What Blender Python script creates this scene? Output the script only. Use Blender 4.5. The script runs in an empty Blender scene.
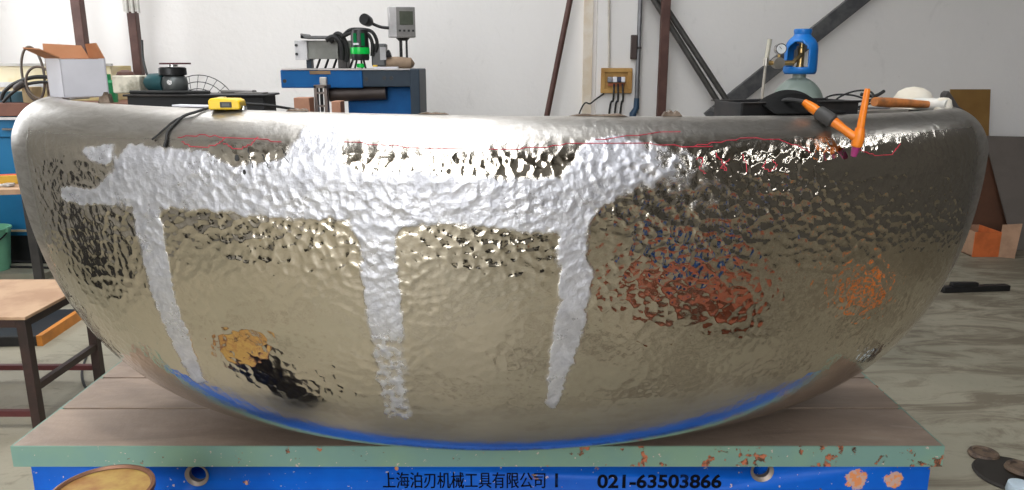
import bpy, bmesh, math, random
import numpy as np
from mathutils import Vector, Matrix, Euler

random.seed(7)
RNG = np.random.default_rng(7)
scene = bpy.context.scene
COL = scene.collection
PI = math.pi
R = math.radians

# ------------------------------------------------------------------ camera
CAM_H = 1.55
FPX = 768.0
TILT = math.atan(186.0 / 768.0)
cam_d = bpy.data.cameras.new('camera')
cam_d.sensor_width = 36.0
cam_d.lens = 36.0 * FPX / 1024.0
cam_d.clip_start = 0.05
cam = bpy.data.objects.new('camera', cam_d)
COL.objects.link(cam)
cam.location = (0, 0, CAM_H)
cam.rotation_euler = (PI / 2 - TILT, 0, 0)
scene.camera = cam

# ------------------------------------------------------------------ world, sun, exposure
world = bpy.data.worlds.new('world')
scene.world = world
world.use_nodes = True
bg = world.node_tree.nodes['Background']
bg.inputs['Color'].default_value = (0.96, 0.98, 1.0, 1)
bg.inputs['Strength'].default_value = 4.6

sun_d = bpy.data.lights.new('sun', 'SUN')
sun_d.energy = 0.6
sun_d.angle = R(1.5)
sun_d.color = (1.0, 0.95, 0.88)
sun = bpy.data.objects.new('sun', sun_d)
COL.objects.link(sun)
sun.rotation_euler = Vector((-0.15, 0.30, -1.0)).to_track_quat('-Z', 'Y').to_euler()

scene.view_settings.view_transform = 'Standard'
scene.view_settings.look = 'None'
scene.view_settings.exposure = 0.42
scene.view_settings.gamma = 1.0
scene.view_settings.use_curve_mapping = False
scene.cycles.use_denoising = True
scene.cycles.caustics_reflective = False
scene.cycles.caustics_refractive = False
scene.cycles.sample_clamp_indirect = 6.0
scene.cycles.max_bounces = 8
scene.cycles.diffuse_bounces = 5

# room numbers: back wall, front wall, side walls, roof; openings
YB, YF, XL, XR, ZC = 6.8, -5.0, -4.6, 4.6, 6.0
DOOR = (-4.1, 0.1, 0.0, 5.9)          # opening in the wall behind the camera
LWIN = (4.4, 6.2, 1.2, 3.2)           # opening in the left wall (y0,y1,z0,z1)
RWIN = (-3.0, 3.4, 3.75, 4.15)        # strip window in the right wall
SKY = (-1.9, 0.35, -4.9, 3.2)          # roof light x0,x1,y0,y1
SKY_FILL = (-3.9, -0.2, 3.9, 6.4)         # made-up roof opening, added to brighten the left back wall

def portal(loc, rot, sx, sy):
    d = bpy.data.lights.new('daylight_portal', 'AREA')
    d.shape = 'RECTANGLE'; d.size = sx; d.size_y = sy; d.energy = 1
    d.cycles.is_portal = True
    o = bpy.data.objects.new('daylight_portal', d)
    COL.objects.link(o); o.location = loc; o.rotation_euler = rot
portal(((DOOR[0]+DOOR[1])/2, YF-0.1, (DOOR[2]+DOOR[3])/2), (R(90), 0, 0), DOOR[1]-DOOR[0], DOOR[3]-DOOR[2])
portal((XL-0.1, (LWIN[0]+LWIN[1])/2, (LWIN[2]+LWIN[3])/2), (R(90), 0, R(-90)), LWIN[1]-LWIN[0], LWIN[3]-LWIN[2])
portal((XR+0.1, (RWIN[0]+RWIN[1])/2, (RWIN[2]+RWIN[3])/2), (R(90), 0, R(90)), RWIN[1]-RWIN[0], RWIN[3]-RWIN[2])
portal(((SKY[0]+SKY[1])/2, (SKY[2]+SKY[3])/2, ZC+0.15), (0, 0, 0), SKY[1]-SKY[0], SKY[3]-SKY[2])
portal(((SKY_FILL[0]+SKY_FILL[1])/2, (SKY_FILL[2]+SKY_FILL[3])/2, ZC+0.15), (0, 0, 0), SKY_FILL[1]-SKY_FILL[0], SKY_FILL[3]-SKY_FILL[2])

# ------------------------------------------------------------------ helpers
def at(px, py, Y):
    """world point seen at photograph pixel (px,py), Y metres ahead of the camera"""
    r = (px - 512.0) / FPX; d = (py - 245.0) / FPX
    fwd = math.cos(TILT) - d * math.sin(TILT)
    z = -(d * math.cos(TILT) + math.sin(TILT))
    k = Y / fwd
    return Vector((r * k, Y, CAM_H + z * k))

def on_z(px, py, zz):
    r = (px - 512.0) / FPX; d = (py - 245.0) / FPX
    fwd = math.cos(TILT) - d * math.sin(TILT)
    z = -(d * math.cos(TILT) + math.sin(TILT))
    k = (zz - CAM_H) / z
    return Vector((r * k, fwd * k, zz))

def nodes_of(m):
    m.use_nodes = True
    nt = m.node_tree
    return nt, nt.nodes['Principled BSDF']

def link(nt, a, b): nt.links.new(a, b)

def node(nt, t, **kw):
    n = nt.nodes.new(t)
    for k, v in kw.items():
        if k in n.inputs.keys():
            n.inputs[k].default_value = v
        else:
            setattr(n, k, v)
    return n

def mixc(nt, fac, a, b):
    m = nt.nodes.new('ShaderNodeMix'); m.data_type = 'RGBA'
    for s, v in ((m.inputs[0], fac), (m.inputs[6], a), (m.inputs[7], b)):
        if hasattr(v, 'is_linked'): link(nt, v, s)
        elif isinstance(v, (tuple, list)): s.default_value = (*v[:3], 1)
        else: s.default_value = v
    return m.outputs[2]

def math_n(nt, op, a, b=None, c=None, clamp=False):
    m = nt.nodes.new('ShaderNodeMath'); m.operation = op; m.use_clamp = clamp
    for i, v in enumerate((a, b, c)):
        if v is None: continue
        if hasattr(v, 'is_linked'): link(nt, v, m.inputs[i])
        else: m.inputs[i].default_value = v
    return m.outputs[0]

def ramp(nt, src, lo, hi):
    m = nt.nodes.new('ShaderNodeMapRange'); m.clamp = True
    link(nt, src, m.inputs[0]); m.inputs[1].default_value = lo; m.inputs[2].default_value = hi
    return m.outputs[0]

def noise(nt, vec, scale, detail=4, rough=0.6, dist=0.0):
    n = node(nt, 'ShaderNodeTexNoise', Scale=scale, Detail=detail, Roughness=rough, Distortion=dist)
    if vec is not None: link(nt, vec, n.inputs['Vector'])
    return n.outputs['Fac']

MATS = {}
def mat(name, col, rough=0.5, metal=0.0, col2=None, scale=8.0, lo=0.42, hi=0.62, bump=0.0, bscale=60.0, emit=0.0, spec=None, var=0.12):
    if name in MATS: return MATS[name]
    m = bpy.data.materials.new(name); nt, b = nodes_of(m)
    tc = nt.nodes.new('ShaderNodeTexCoord').outputs['Object']
    if col2 is None: col2 = tuple(max(0, c * (1 - 2 * var)) for c in col)
    f = ramp(nt, noise(nt, tc, scale), lo, hi)
    link(nt, mixc(nt, f, col, col2), b.inputs['Base Color'])
    b.inputs['Roughness'].default_value = rough
    b.inputs['Metallic'].default_value = metal
    if spec is not None: b.inputs['Specular IOR Level'].default_value = spec
    if bump:
        bn = nt.nodes.new('ShaderNodeBump'); bn.inputs['Distance'].default_value = bump
        link(nt, noise(nt, tc, bscale), bn.inputs['Height']); link(nt, bn.outputs[0], b.inputs['Normal'])
    if emit:
        b.inputs['Emission Color'].default_value = (*col, 1); b.inputs['Emission Strength'].default_value = emit
    MATS[name] = m
    return m

ORIG = {}
class MB:
    def __init__(s): s.v = []; s.f = []
    def add(s, vs, fs):
        n = len(s.v); s.v += [tuple(v) for v in vs]; s.f += [tuple(i + n for i in f) for f in fs]; return s
    def box(s, c, size, rot=None):
        hx, hy, hz = (d / 2 for d in size); M = (rot if isinstance(rot, Matrix) else Euler(rot).to_matrix()) if rot else Matrix.Identity(3)
        c = Vector(c)
        vs = [c + M @ Vector((x * hx, y * hy, z * hz)) for z in (-1, 1) for y in (-1, 1) for x in (-1, 1)]
        return s.add(vs, [(0, 2, 3, 1), (4, 5, 7, 6), (0, 1, 5, 4), (2, 6, 7, 3), (0, 4, 6, 2), (1, 3, 7, 5)])
    def bx(s, x0, x1, y0, y1, z0, z1):
        return s.box(((x0+x1)/2, (y0+y1)/2, (z0+z1)/2), (x1-x0, y1-y0, z1-z0))
    def bar(s, a, b, w, d, up=(0, 0, 1)):
        a, b = Vector(a), Vector(b); t = (b - a).normalized(); u = Vector(up)
        if abs(t.dot(u)) > 0.99: u = Vector((0, 1, 0))
        x = t.cross(u).normalized(); y = x.cross(t).normalized()
        M = Matrix((x, t, y)).transposed()
        return s.box((a + b) / 2, (w, (b - a).length, d), M)
    def tube(s, path, r, seg=10, cap=True):
        P = [Vector(p) for p in path]; n = len(P); rs = r if isinstance(r, (list, tuple)) else [r] * n
        rings = []; prev = None
        for i in range(n):
            t = (P[min(i+1, n-1)] - P[max(i-1, 0)]).normalized()
            if prev is None:
                u = Vector((0, 0, 1)) if abs(t.z) < 0.9 else Vector((1, 0, 0))
                x = t.cross(u).normalized()
            else:
                x = (prev - t * prev.dot(t)).normalized()
            prev = x; y = t.cross(x)
            rings.append([P[i] + (x * math.cos(2*PI*k/seg) + y * math.sin(2*PI*k/seg)) * rs[i] for k in range(seg)])
        vs = [v for rg in rings for v in rg]; fs = []
        for i in range(n-1):
            for k in range(seg):
                k2 = (k+1) % seg
                fs.append((i*seg+k, i*seg+k2, (i+1)*seg+k2, (i+1)*seg+k))
        if cap: fs += [tuple(reversed(range(seg))), tuple((n-1)*seg+k for k in range(seg))]
        return s.add(vs, fs)
    def cyl(s, a, b, r0, r1=None, seg=20): return s.tube([a, b], [r0, r0 if r1 is None else r1], seg)
    def lathe(s, prof, c, seg=32, axis='Z', a0=0, a1=2*PI):
        c = Vector(c); full = abs(a1 - a0 - 2*PI) < 1e-6; cols = seg if full else seg + 1
        vs = []; fs = []
        for r, z in prof:
            for k in range(cols):
                a = a0 + (a1 - a0) * k / seg
                p = Vector((r*math.cos(a), r*math.sin(a), z))
                if axis == 'Y': p = Vector((p.x, p.z, p.y))
                if axis == 'X': p = Vector((p.z, p.x, p.y))
                vs.append(c + p)
        for i in range(len(prof)-1):
            for k in range(cols if full else cols-1):
                k2 = (k+1) % cols
                fs.append((i*cols+k, i*cols+k2, (i+1)*cols+k2, (i+1)*cols+k))
        return s.add(vs, fs)
    def prism(s, poly, off):
        """polygon of 3-D points extruded by vector off"""
        P = [Vector(p) for p in poly]; n = len(P); o = Vector(off)
        vs = P + [p + o for p in P]
        return s.add(vs, [tuple(range(n)), tuple(reversed(range(n, 2*n)))] + [(i, i+n, (i+1) % n + n, (i+1) % n) for i in range(n)])
    def build(s, name, m, parent=None, bevel=0.0, smooth=True, base=None, solid=0.0, sub=0):
        me = bpy.data.meshes.new(name)
        V = np.array(s.v, float)
        if parent is not None: o0 = ORIG[parent.name]
        elif base is not None: o0 = Vector(base)
        else:
            o0 = Vector(((V[:, 0].min()+V[:, 0].max())/2, (V[:, 1].min()+V[:, 1].max())/2, V[:, 2].min()))
        V = V - np.array(o0)
        me.from_pydata(V.tolist(), [], s.f); me.validate()
        bm = bmesh.new(); bm.from_mesh(me)
        bmesh.ops.remove_doubles(bm, verts=bm.verts, dist=1e-6)
        bmesh.ops.recalc_face_normals(bm, faces=bm.faces); bm.to_mesh(me); bm.free()
        ob = bpy.data.objects.new(name, me); COL.objects.link(ob)
        if parent is None: ob.location = o0
        else: ob.parent = parent
        ORIG[ob.name] = o0
        me.materials.append(m)
        if smooth and len(me.polygons):
            me.polygons.foreach_set('use_smooth', [True] * len(me.polygons))
            try: me.set_sharp_from_angle(angle=R(38))
            except Exception: pass
        if solid:
            md = ob.modifiers.new('thickness', 'SOLIDIFY'); md.thickness = solid; md.offset = -1
        if sub:
            md = ob.modifiers.new('sub', 'SUBSURF'); md.levels = sub; md.render_levels = sub
        if bevel:
            md = ob.modifiers.new('edges', 'BEVEL'); md.width = bevel; md.segments = 2; md.limit_method = 'ANGLE'; md.angle_limit = R(40)
        return ob

def tag(o, label, cat, group=None):
    o['label'] = label; o['category'] = cat
    if group: o['group'] = group
    return o
def thing(name, label, cat, loc, group=None):
    o = bpy.data.objects.new(name, None); COL.objects.link(o); o.location = loc
    o.empty_display_size = 0.1
    ORIG[o.name] = Vector(loc)
    return tag(o, label, cat, group)
def struct(o):
    o['kind'] = 'structure'; return o
def arc_pts(c, r, a0, a1, n, ax=(1, 0, 0), ay=(0, 0, 1), ry=None):
    c = Vector(c); ax = Vector(ax); ay = Vector(ay)
    return [c + ax*r*math.cos(a0+(a1-a0)*i/n) + ay*(ry or r)*math.sin(a0+(a1-a0)*i/n) for i in range(n+1)]
def spline(pts, n=8):
    P = [Vector(p) for p in pts]; out = []
    for i in range(len(P)-1):
        p0 = P[max(i-1, 0)]; p1 = P[i]; p2 = P[i+1]; p3 = P[min(i+2, len(P)-1)]
        for k in range(n):
            t = k / n
            out.append(0.5*((2*p1) + (p2-p0)*t + (2*p0-5*p1+4*p2-p3)*t*t + (3*p1-p0-3*p2+p3)*t**3))
    return out + [P[-1]]

# ------------------------------------------------------------------ materials of the setting
def wall_mat():
    m = bpy.data.materials.new('whitewashed_plaster'); nt, b = nodes_of(m)
    tc = nt.nodes.new('ShaderNodeTexCoord').outputs['Object']
    mp = node(nt, 'ShaderNodeMapping'); mp.inputs['Scale'].default_value = (1, 1, 0.6); link(nt, tc, mp.inputs['Vector'])
    v = mp.outputs[0]
    f1 = ramp(nt, noise(nt, v, 0.9, 6, 0.6), 0.45, 0.75)
    f2 = ramp(nt, noise(nt, v, 4.5, 8, 0.7, 0.6), 0.60, 0.74)
    f3 = ramp(nt, noise(nt, v, 9.0, 5, 0.6, 2.0), 0.70, 0.76)
    c = mixc(nt, math_n(nt, 'MULTIPLY', f1, 0.5), (0.78, 0.755, 0.735), (0.70, 0.68, 0.66))
    c = mixc(nt, math_n(nt, 'MULTIPLY', f2, 0.45), c, (0.58, 0.56, 0.54))
    c = mixc(nt, math_n(nt, 'MULTIPLY', f3, 0.5), c, (0.42, 0.41, 0.40))
    link(nt, c, b.inputs['Base Color']); b.inputs['Roughness'].default_value = 0.85
    bn = nt.nodes.new('ShaderNodeBump'); bn.inputs['Distance'].default_value = 0.004
    link(nt, noise(nt, tc, 14, 6), bn.inputs['Height']); link(nt, bn.outputs[0], b.inputs['Normal'])
    return m
def floor_mat():
    m = bpy.data.materials.new('stained_shaded_concrete'); nt, b = nodes_of(m)
    tc = nt.nodes.new('ShaderNodeTexCoord').outputs['Object']
    f1 = ramp(nt, noise(nt, tc, 0.8, 6, 0.65), 0.4, 0.65)
    mp = node(nt, 'ShaderNodeMapping'); mp.inputs['Scale'].default_value = (0.7, 2.2, 1); mp.inputs['Rotation'].default_value = (0, 0, 0.5)
    link(nt, tc, mp.inputs['Vector'])
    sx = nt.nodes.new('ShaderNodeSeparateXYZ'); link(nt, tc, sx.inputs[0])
    f2 = ramp(nt, math_n(nt, 'ADD', noise(nt, mp.outputs[0], 2.2, 8, 0.7, 1.2), math_n(nt, 'MULTIPLY', sx.outputs['X'], 0.022)), 0.50, 0.62)  # stains, plus painted-in shade that deepens toward the dim right side
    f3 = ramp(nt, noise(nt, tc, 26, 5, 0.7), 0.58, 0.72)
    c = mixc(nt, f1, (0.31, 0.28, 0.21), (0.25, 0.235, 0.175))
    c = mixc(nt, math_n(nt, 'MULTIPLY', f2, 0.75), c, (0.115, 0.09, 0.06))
    c = mixc(nt, math_n(nt, 'MULTIPLY', f3, 0.5), c, (0.17, 0.145, 0.11))
    link(nt, c, b.inputs['Base Color'])
    b.inputs['Roughness'].default_value = 0.62
    bn = nt.nodes.new('ShaderNodeBump'); bn.inputs['Distance'].default_value = 0.003
    link(nt, noise(nt, tc, 18, 6), bn.inputs['Height']); link(nt, bn.outputs[0], b.inputs['Normal'])
    return m
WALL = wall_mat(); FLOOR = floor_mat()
DULL = mat('dull_plaster', (0.34, 0.33, 0.31), 0.9, col2=(0.25, 0.24, 0.22), scale=1.2)
ROOF = mat('roof_sheet', (0.20, 0.19, 0.175), 0.8, col2=(0.15, 0.14, 0.13), scale=2)
YARD = mat('yard_concrete', (0.55, 0.53, 0.48), 0.9, scale=1)

# ------------------------------------------------------------------ the setting
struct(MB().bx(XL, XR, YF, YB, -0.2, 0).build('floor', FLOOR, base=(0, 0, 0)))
struct(MB().bx(-14, 14, -22, YF, -0.25, -0.03).build('yard_ground', YARD, base=(0, -13, -0.25)))
def wall_with_hole(name, m, axis, pos, a0, a1, z1, hole, thick=0.2):
    h0, h1, g0, g1 = hole; mb = MB()
    def put(p0, p1, q0, q1):
        if p1 - p0 < 1e-4 or q1 - q0 < 1e-4: return
        t0, t1 = (pos, pos + thick) if thick > 0 else (pos + thick, pos)
        if axis == 'x': mb.bx(t0, t1, p0, p1, q0, q1)
        else: mb.bx(p0, p1, t0, t1, q0, q1)
    put(a0, h0, 0, z1); put(h1, a1, 0, z1); put(h0, h1, 0, g0); put(h0, h1, g1, z1)
    return struct(mb.build(name, m))
wb = struct(MB().bx(XL, XR, YB, YB + 0.2, 0, ZC).build('wall_back', WALL))
wall_with_hole('wall_left', DULL, 'x', XL, YF, YB, ZC, LWIN, -0.2)
wall_with_hole('wall_right', mat('darkened_wall', (.085, .08, .07), .8, col2=(.06, .055, .05), scale=1.5), 'x', XR, YF, YB, ZC, RWIN, 0.2)  # unseen wall coloured dark to dim the right side and its reflection
wall_with_hole('wall_front', DULL, 'y', YF, XL, XR, ZC, DOOR, -0.2)
mb = MB()
def roof(x0, x1, y0, y1): mb.bx(x0, x1, y0, y1, ZC, ZC+.1)
roof(XL, SKY[0], YF, SKY_FILL[2]); roof(SKY[1], XR, YF, SKY_FILL[2]); roof(SKY[0], SKY[1], YF, SKY[2]); roof(SKY[0], SKY[1], SKY[3], SKY_FILL[2])
roof(XL, SKY_FILL[0], SKY_FILL[2], YB); roof(SKY_FILL[1], XR, SKY_FILL[2], YB); roof(SKY_FILL[0], SKY_FILL[1], SKY_FILL[3], YB)
struct(mb.build('ceiling', ROOF))
STEEL_DK = mat('dark_steel', (0.016, 0.016, 0.017), 0.5, 0.3, col2=(0.035, 0.03, 0.028), scale=14)
for i in range(2):      # roof-light glazing bars
    y = SKY[2] + (SKY[3]-SKY[2]) * (i+0.7)/2
    struct(MB().bx(SKY[0], SKY[1], y-.03, y+.03, ZC, ZC+.08).build('trim_%d' % (i+2), STEEL_DK))
# shallow pilaster between the beige strip and the conduit
p0 = at(597, 60, YB-.1).x; p1 = at(641, 60, YB-.1).x
MB().bx(p0, p1, YB-.10, YB, 0, ZC).build('pilaster', WALL, wb)
BEIGE = mat('beige_wood', (0.62, 0.52, 0.40), 0.8, col2=(0.70, 0.64, 0.56), scale=5)
s0 = at(583, 60, YB-.03).x; s1 = at(592, 60, YB-.03).x
struct(MB().bx(s0, s1, YB-.05, YB, 0, ZC).build('trim_1', BEIGE))

# ------------------------------------------------------------------ cast-iron surface plate on its blue stand
ZP = 0.5                                    # top of the plate
PX0, PX1, PY0, PY1 = -1.400, 1.208, 1.95, 2.91
def chip_paint(name, base, chips, base2, thr, big=(), xgrad=0.0, rust=(0.10, 0.055, 0.035)):
    m = bpy.data.materials.new(name); nt, b = nodes_of(m)
    tc = nt.nodes.new('ShaderNodeTexCoord').outputs['Object']
    sep = nt.nodes.new('ShaderNodeSeparateXYZ'); link(nt, tc, sep.inputs[0])
    n1 = noise(nt, tc, 22, 6, 0.65)
    t = math_n(nt, 'ADD', n1, math_n(nt, 'MULTIPLY', sep.outputs['X'], xgrad))
    f = ramp(nt, t, thr, thr + 0.015)
    n2 = noise(nt, tc, 60, 3)
    chipc = mixc(nt, ramp(nt, n2, 0.45, 0.6), chips, rust)
    c = mixc(nt, ramp(nt, noise(nt, tc, 5, 5), 0.4, 0.65), base, base2)
    sc_ = ramp(nt, noise(nt, tc, 70, 2), 0.70, 0.715)
    c = mixc(nt, sc_, c, (0.55, 0.42, 0.36))
    c = mixc(nt, f, c, chipc)
    for (x, z, r) in big:
        d = node(nt, 'ShaderNodeVectorMath', operation='DISTANCE'); d.inputs[1].default_value = (x, 0, z)
        cx = nt.nodes.new('ShaderNodeCombineXYZ'); link(nt, sep.outputs['X'], cx.inputs[0]); link(nt, sep.outputs['Z'], cx.inputs[2])
        link(nt, cx.outputs[0], d.inputs[0])
        dd = math_n(nt, 'ADD', d.outputs['Value'], math_n(nt, 'MULTIPLY', math_n(nt, 'SUBTRACT', noise(nt, tc, 45, 4, .7), 0.5), r * 1.6))
        ff = ramp(nt, dd, r, r * 0.9)
        cc = mixc(nt, ramp(nt, n2, 0.47, 0.53), (0.72, 0.27, 0.10), (0.55, 0.36, 0.30))
        c = mixc(nt, ff, c, cc)
    link(nt, c, b.inputs['Base Color']); b.inputs['Roughness'].default_value = 0.5; b.inputs['Specular IOR Level'].default_value = 0.3
    bn = nt.nodes.new('ShaderNodeBump'); bn.inputs['Distance'].default_value = 0.002; bn.invert = True
    link(nt, f, bn.inputs['Height']); link(nt, bn.outputs[0], b.inputs['Normal'])
    return m
def iron_mat():
    m = bpy.data.materials.new('scraped_cast_iron'); nt, b = nodes_of(m)
    tc = nt.nodes.new('ShaderNodeTexCoord').outputs['Object']
    mp = node(nt, 'ShaderNodeMapping'); mp.inputs['Scale'].default_value = (0.6, 2.0, 1); link(nt, tc, mp.inputs['Vector'])
    f = ramp(nt, noise(nt, mp.outputs[0], 4, 7, .65, .8), 0.38, 0.66)
    g = ramp(nt, noise(nt, mp.outputs[0], 9, 7, .7, 1.5), 0.60, 0.72)
    c = mixc(nt, f, (0.37, 0.275, 0.21), (0.25, 0.185, 0.145))
    c = mixc(nt, math_n(nt, 'MULTIPLY', g, .5), c, (0.42, 0.35, 0.29))
    link(nt, c, b.inputs['Base Color']); b.inputs['Roughness'].default_value = 0.42; b.inputs['Metallic'].default_value = 0.15
    bn = nt.nodes.new('ShaderNodeBump'); bn.inputs['Distance'].default_value = 0.0015
    link(nt, noise(nt, tc, 40, 5), bn.inputs['Height']); link(nt, bn.outputs[0], b.inputs['Normal'])
    return m
IRON = iron_mat()
XC = (PX0 + PX1) / 2
PLATE_BASE = Vector((XC, (PY0 + PY1) / 2, 0))
def face_x(px): return at(px, 475, PY0 + .02).x - XC
BLUE = chip_paint('chipped_blue_paint', (0.001, 0.120, 0.60), (0.60, 0.30, 0.22), (0.001, 0.090, 0.50), 0.655,
                  big=[(face_x(856), 0.385, 0.032), (face_x(894), 0.385, 0.026), (face_x(411), 0.43, 0.006), (face_x(397), 0.42, 0.006)])
GREEN = chip_paint('chipped_green_paint', (0.17, 0.29, 0.25), (0.50, 0.16, 0.08), (0.20, 0.32, 0.23), 0.615, xgrad=0.035)

plate = thing('surface_plate', 'slotted cast iron surface plate on blue steel stand under the hammered shell', 'work table', PLATE_BASE)
# stand body: blue box with two round lifting holes in its front
body = MB().bx(PX0 + .035, PX1 - .02, PY0 + .02, PY1 - .03, 0.0, ZP - .063).build('stand_body', BLUE, plate)
cut = MB()
for hx, hy, hr in ((197, 475, .030), (762, 471, .029)):
    c = at(hx, hy, PY0 + .02); cut.cyl((c.x, PY0 - .05, c.z), (c.x, PY0 + .16, c.z), hr, seg=28)
cutter = cut.build('cutter', IRON, base=(0, 0, 0))
md = body.modifiers.new('holes', 'BOOLEAN'); md.object = cutter; md.operation = 'DIFFERENCE'; md.solver = 'EXACT'
bpy.context.view_layer.update()
dg = bpy.context.evaluated_depsgraph_get()
me = bpy.data.meshes.new_from_object(body.evaluated_get(dg))
body.modifiers.clear(); body.data = me
bpy.data.objects.remove(cutter, do_unlink=True)
for hx, hy, hr in ((197, 475, .030), (762, 471, .029)):
    c = at(hx, hy, PY0 + .02)
    MB().lathe([(hr - .006, .004), (hr + .004, -.003), (hr + .004, .02), (hr - .006, .02), (hr - .006, .004)], (c.x, PY0 + .02, c.z), 28, 'Y').build('hole_rim', mat('bare_steel_rim', (.35, .30, .26), .5, .7), plate)
# green edge frame round the strips
e = MB()
e.bx(PX0, PX1, PY0, PY0 + .012, ZP - .063, ZP - .0005); e.bx(PX0, PX1, PY1 - .012, PY1, ZP - .063, ZP - .0005)
e.bx(PX0, PX0 + .012, PY0 + .012, PY1 - .012, ZP - .063, ZP - .0005); e.bx(PX1 - .012, PX1, PY0 + .012, PY1 - .012, ZP - .063, ZP - .0005)
e.build('edge_band', GREEN, plate)
ys = [PY0 + .004, 2.19, 2.425, 2.665, PY1 - .004]
for i in range(4):
    a = ys[i] + (0.005 if i else 0); b_ = ys[i+1] - (0.005 if i < 3 else 0)
    MB().bx(PX0 + .004, PX1 - .004, a, b_, ZP - .05, ZP).build('top_strip', IRON, plate, bevel=.0015)
MB().bx(PX0 + .013, PX1 - .013, PY0 + .013, PY1 - .013, ZP - .062, ZP - .045).build('slot_bed', mat('black_grime', (.012, .011, .010), .8), plate)
# stencilled lettering
INK = mat('black_stencil_ink', (0.003, 0.004, 0.008), 0.8, col2=(0.004, 0.03, 0.14), scale=30, lo=.58, hi=.7, spec=.1)
def lettering(txt, px0, px1, py0, py1, bold=0.0):
    cu = bpy.data.curves.new('lettering', 'FONT'); cu.body = txt; cu.size = 1.0; cu.extrude = 0.0; cu.offset = bold
    tmp = bpy.data.objects.new('tmp_text', cu); COL.objects.link(tmp)
    bpy.context.view_layer.update()
    me = bpy.data.meshes.new_from_object(tmp.evaluated_get(bpy.context.evaluated_depsgraph_get()))
    bpy.data.objects.remove(tmp, do_unlink=True)
    co = np.zeros(len(me.vertices) * 3); me.vertices.foreach_get('co', co); co = co.reshape(-1, 3)
    mn, mx = co.min(0), co.max(0)
    a = at(px0, py1, PY0 + .02); b_ = at(px1, py0, PY0 + .02)
    out = np.zeros_like(co)
    out[:, 0] = a.x + (co[:, 0] - mn[0]) / (mx[0] - mn[0]) * (b_.x - a.x)
    out[:, 1] = PY0 + .0185
    out[:, 2] = a.z + (co[:, 1] - mn[1]) / (mx[1] - mn[1]) * (b_.z - a.z)
    out -= np.array(PLATE_BASE)
    me.vertices.foreach_set('co', out.ravel()); me.update()
    if bold == 0.0:      # thicken: a second, slightly shifted impression
        bm = bmesh.new(); bm.from_mesh(me); g = bmesh.ops.duplicate(bm, geom=bm.verts[:] + bm.edges[:] + bm.faces[:])
        bmesh.ops.translate(bm, vec=(.0014, -.0002, .0006), verts=[v for v in g['geom'] if isinstance(v, bmesh.types.BMVert)])
        bm.to_mesh(me); bm.free()
    me.materials.clear(); me.materials.append(INK)
    o = bpy.data.objects.new('lettering', me); COL.objects.link(o); o.parent = plate; ORIG[o.name] = PLATE_BASE
    o['label'] = 'black stencilled lettering on the blue front'
lettering('上海泊刃机械工具有限公司', 383, 545, 472, 488, 0.0)
lettering('021-63503866', 597, 722, 474, 488, 0.03)
lettering('|', 555, 558, 473, 487, 0.02)

# ------------------------------------------------------------------ the hammered stainless shell
SA, SB, SCX, SYC, SYAW, SZR, SNX, SNY, SM, SLIP, SLO, SE, STILT, SMZ = (1.40427, 0.70627, -0.00275, 2.29197, 0.04345, 1.42639, 4.939, 5.0, 1.99937, 0.13343, 0.12, 1.8479, -0.01303, 0.0048)
def shell_profile():
    q = np.linspace(0, PI/2, 6000); hl = SZR - ZP - SLIP
    ax = SA * np.sin(q)**(2/SNX); by = SB * np.sin(q)**(2/SNY); z = hl * (1 - np.cos(q)**(2/SM))
    q2 = np.linspace(0, PI*.60, 1200)[1:]; k = SLO * (1 - np.cos(q2))
    ax = np.r_[ax, SA - k]; by = np.r_[by, SB - k]; z = np.r_[z, hl + SLIP * np.sin(q2)]
    L = np.r_[0, np.cumsum(np.sqrt(np.diff(by)**2 + np.diff(z)**2))]
    s = np.linspace(0.05, L[-1], 300)
    return np.interp(s, L, ax), np.interp(s, L, by), np.interp(s, L, z)
def shell_grid(nt_=720):
    ax, by, z = shell_profile()
    w = np.linspace(-.04*PI, 1.04*PI, 4000); e = 2/SE
    def plan(t):
        c, s = np.cos(t), np.sin(t)
        return np.sign(c)*np.abs(c)**e, -np.sign(s)*np.abs(s)**e
    X, Y = plan(w); L = np.r_[0, np.cumsum(np.hypot(np.diff(X*SA), np.diff(Y*SB)))]
    th = np.interp(np.linspace(0, L[-1], nt_), L, w); X, Y = plan(th)
    x = ax[:, None]*X[None]; y = by[:, None]*Y[None]; hl = SZR - ZP - SLIP
    zz = z[:, None] + ZP + .002 + (STILT*x + SMZ*(x/SA)**2)*(z[:, None]/(hl+SLIP))
    cy, sy = math.cos(SYAW), math.sin(SYAW)
    return np.stack([x*cy - y*sy + SCX, x*sy + y*cy + SYC, zz], -1)
G = shell_grid()
NV, NT = G.shape[:2]
du = np.gradient(G, axis=1); dv = np.gradient(G, axis=0)
GN = np.cross(du, dv); GN /= np.linalg.norm(GN, axis=-1, keepdims=True) + 1e-12
cen = np.array([SCX, SYC, 1.0])
if (GN * (G - cen)).sum(-1).mean() < 0: GN = -GN
def on_shell(x, z, off=0.0):
    d = (G[..., 0]-x)**2 + (G[..., 2]-z)**2 + np.where(G[..., 1] > SYC, 9, 0) + np.where(np.arange(NV)[:, None] > NV*0.985, 9, 0)
    j = np.unravel_index(d.argmin(), d.shape)
    return Vector(G[j] + GN[j]*off), Vector(GN[j])

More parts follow.
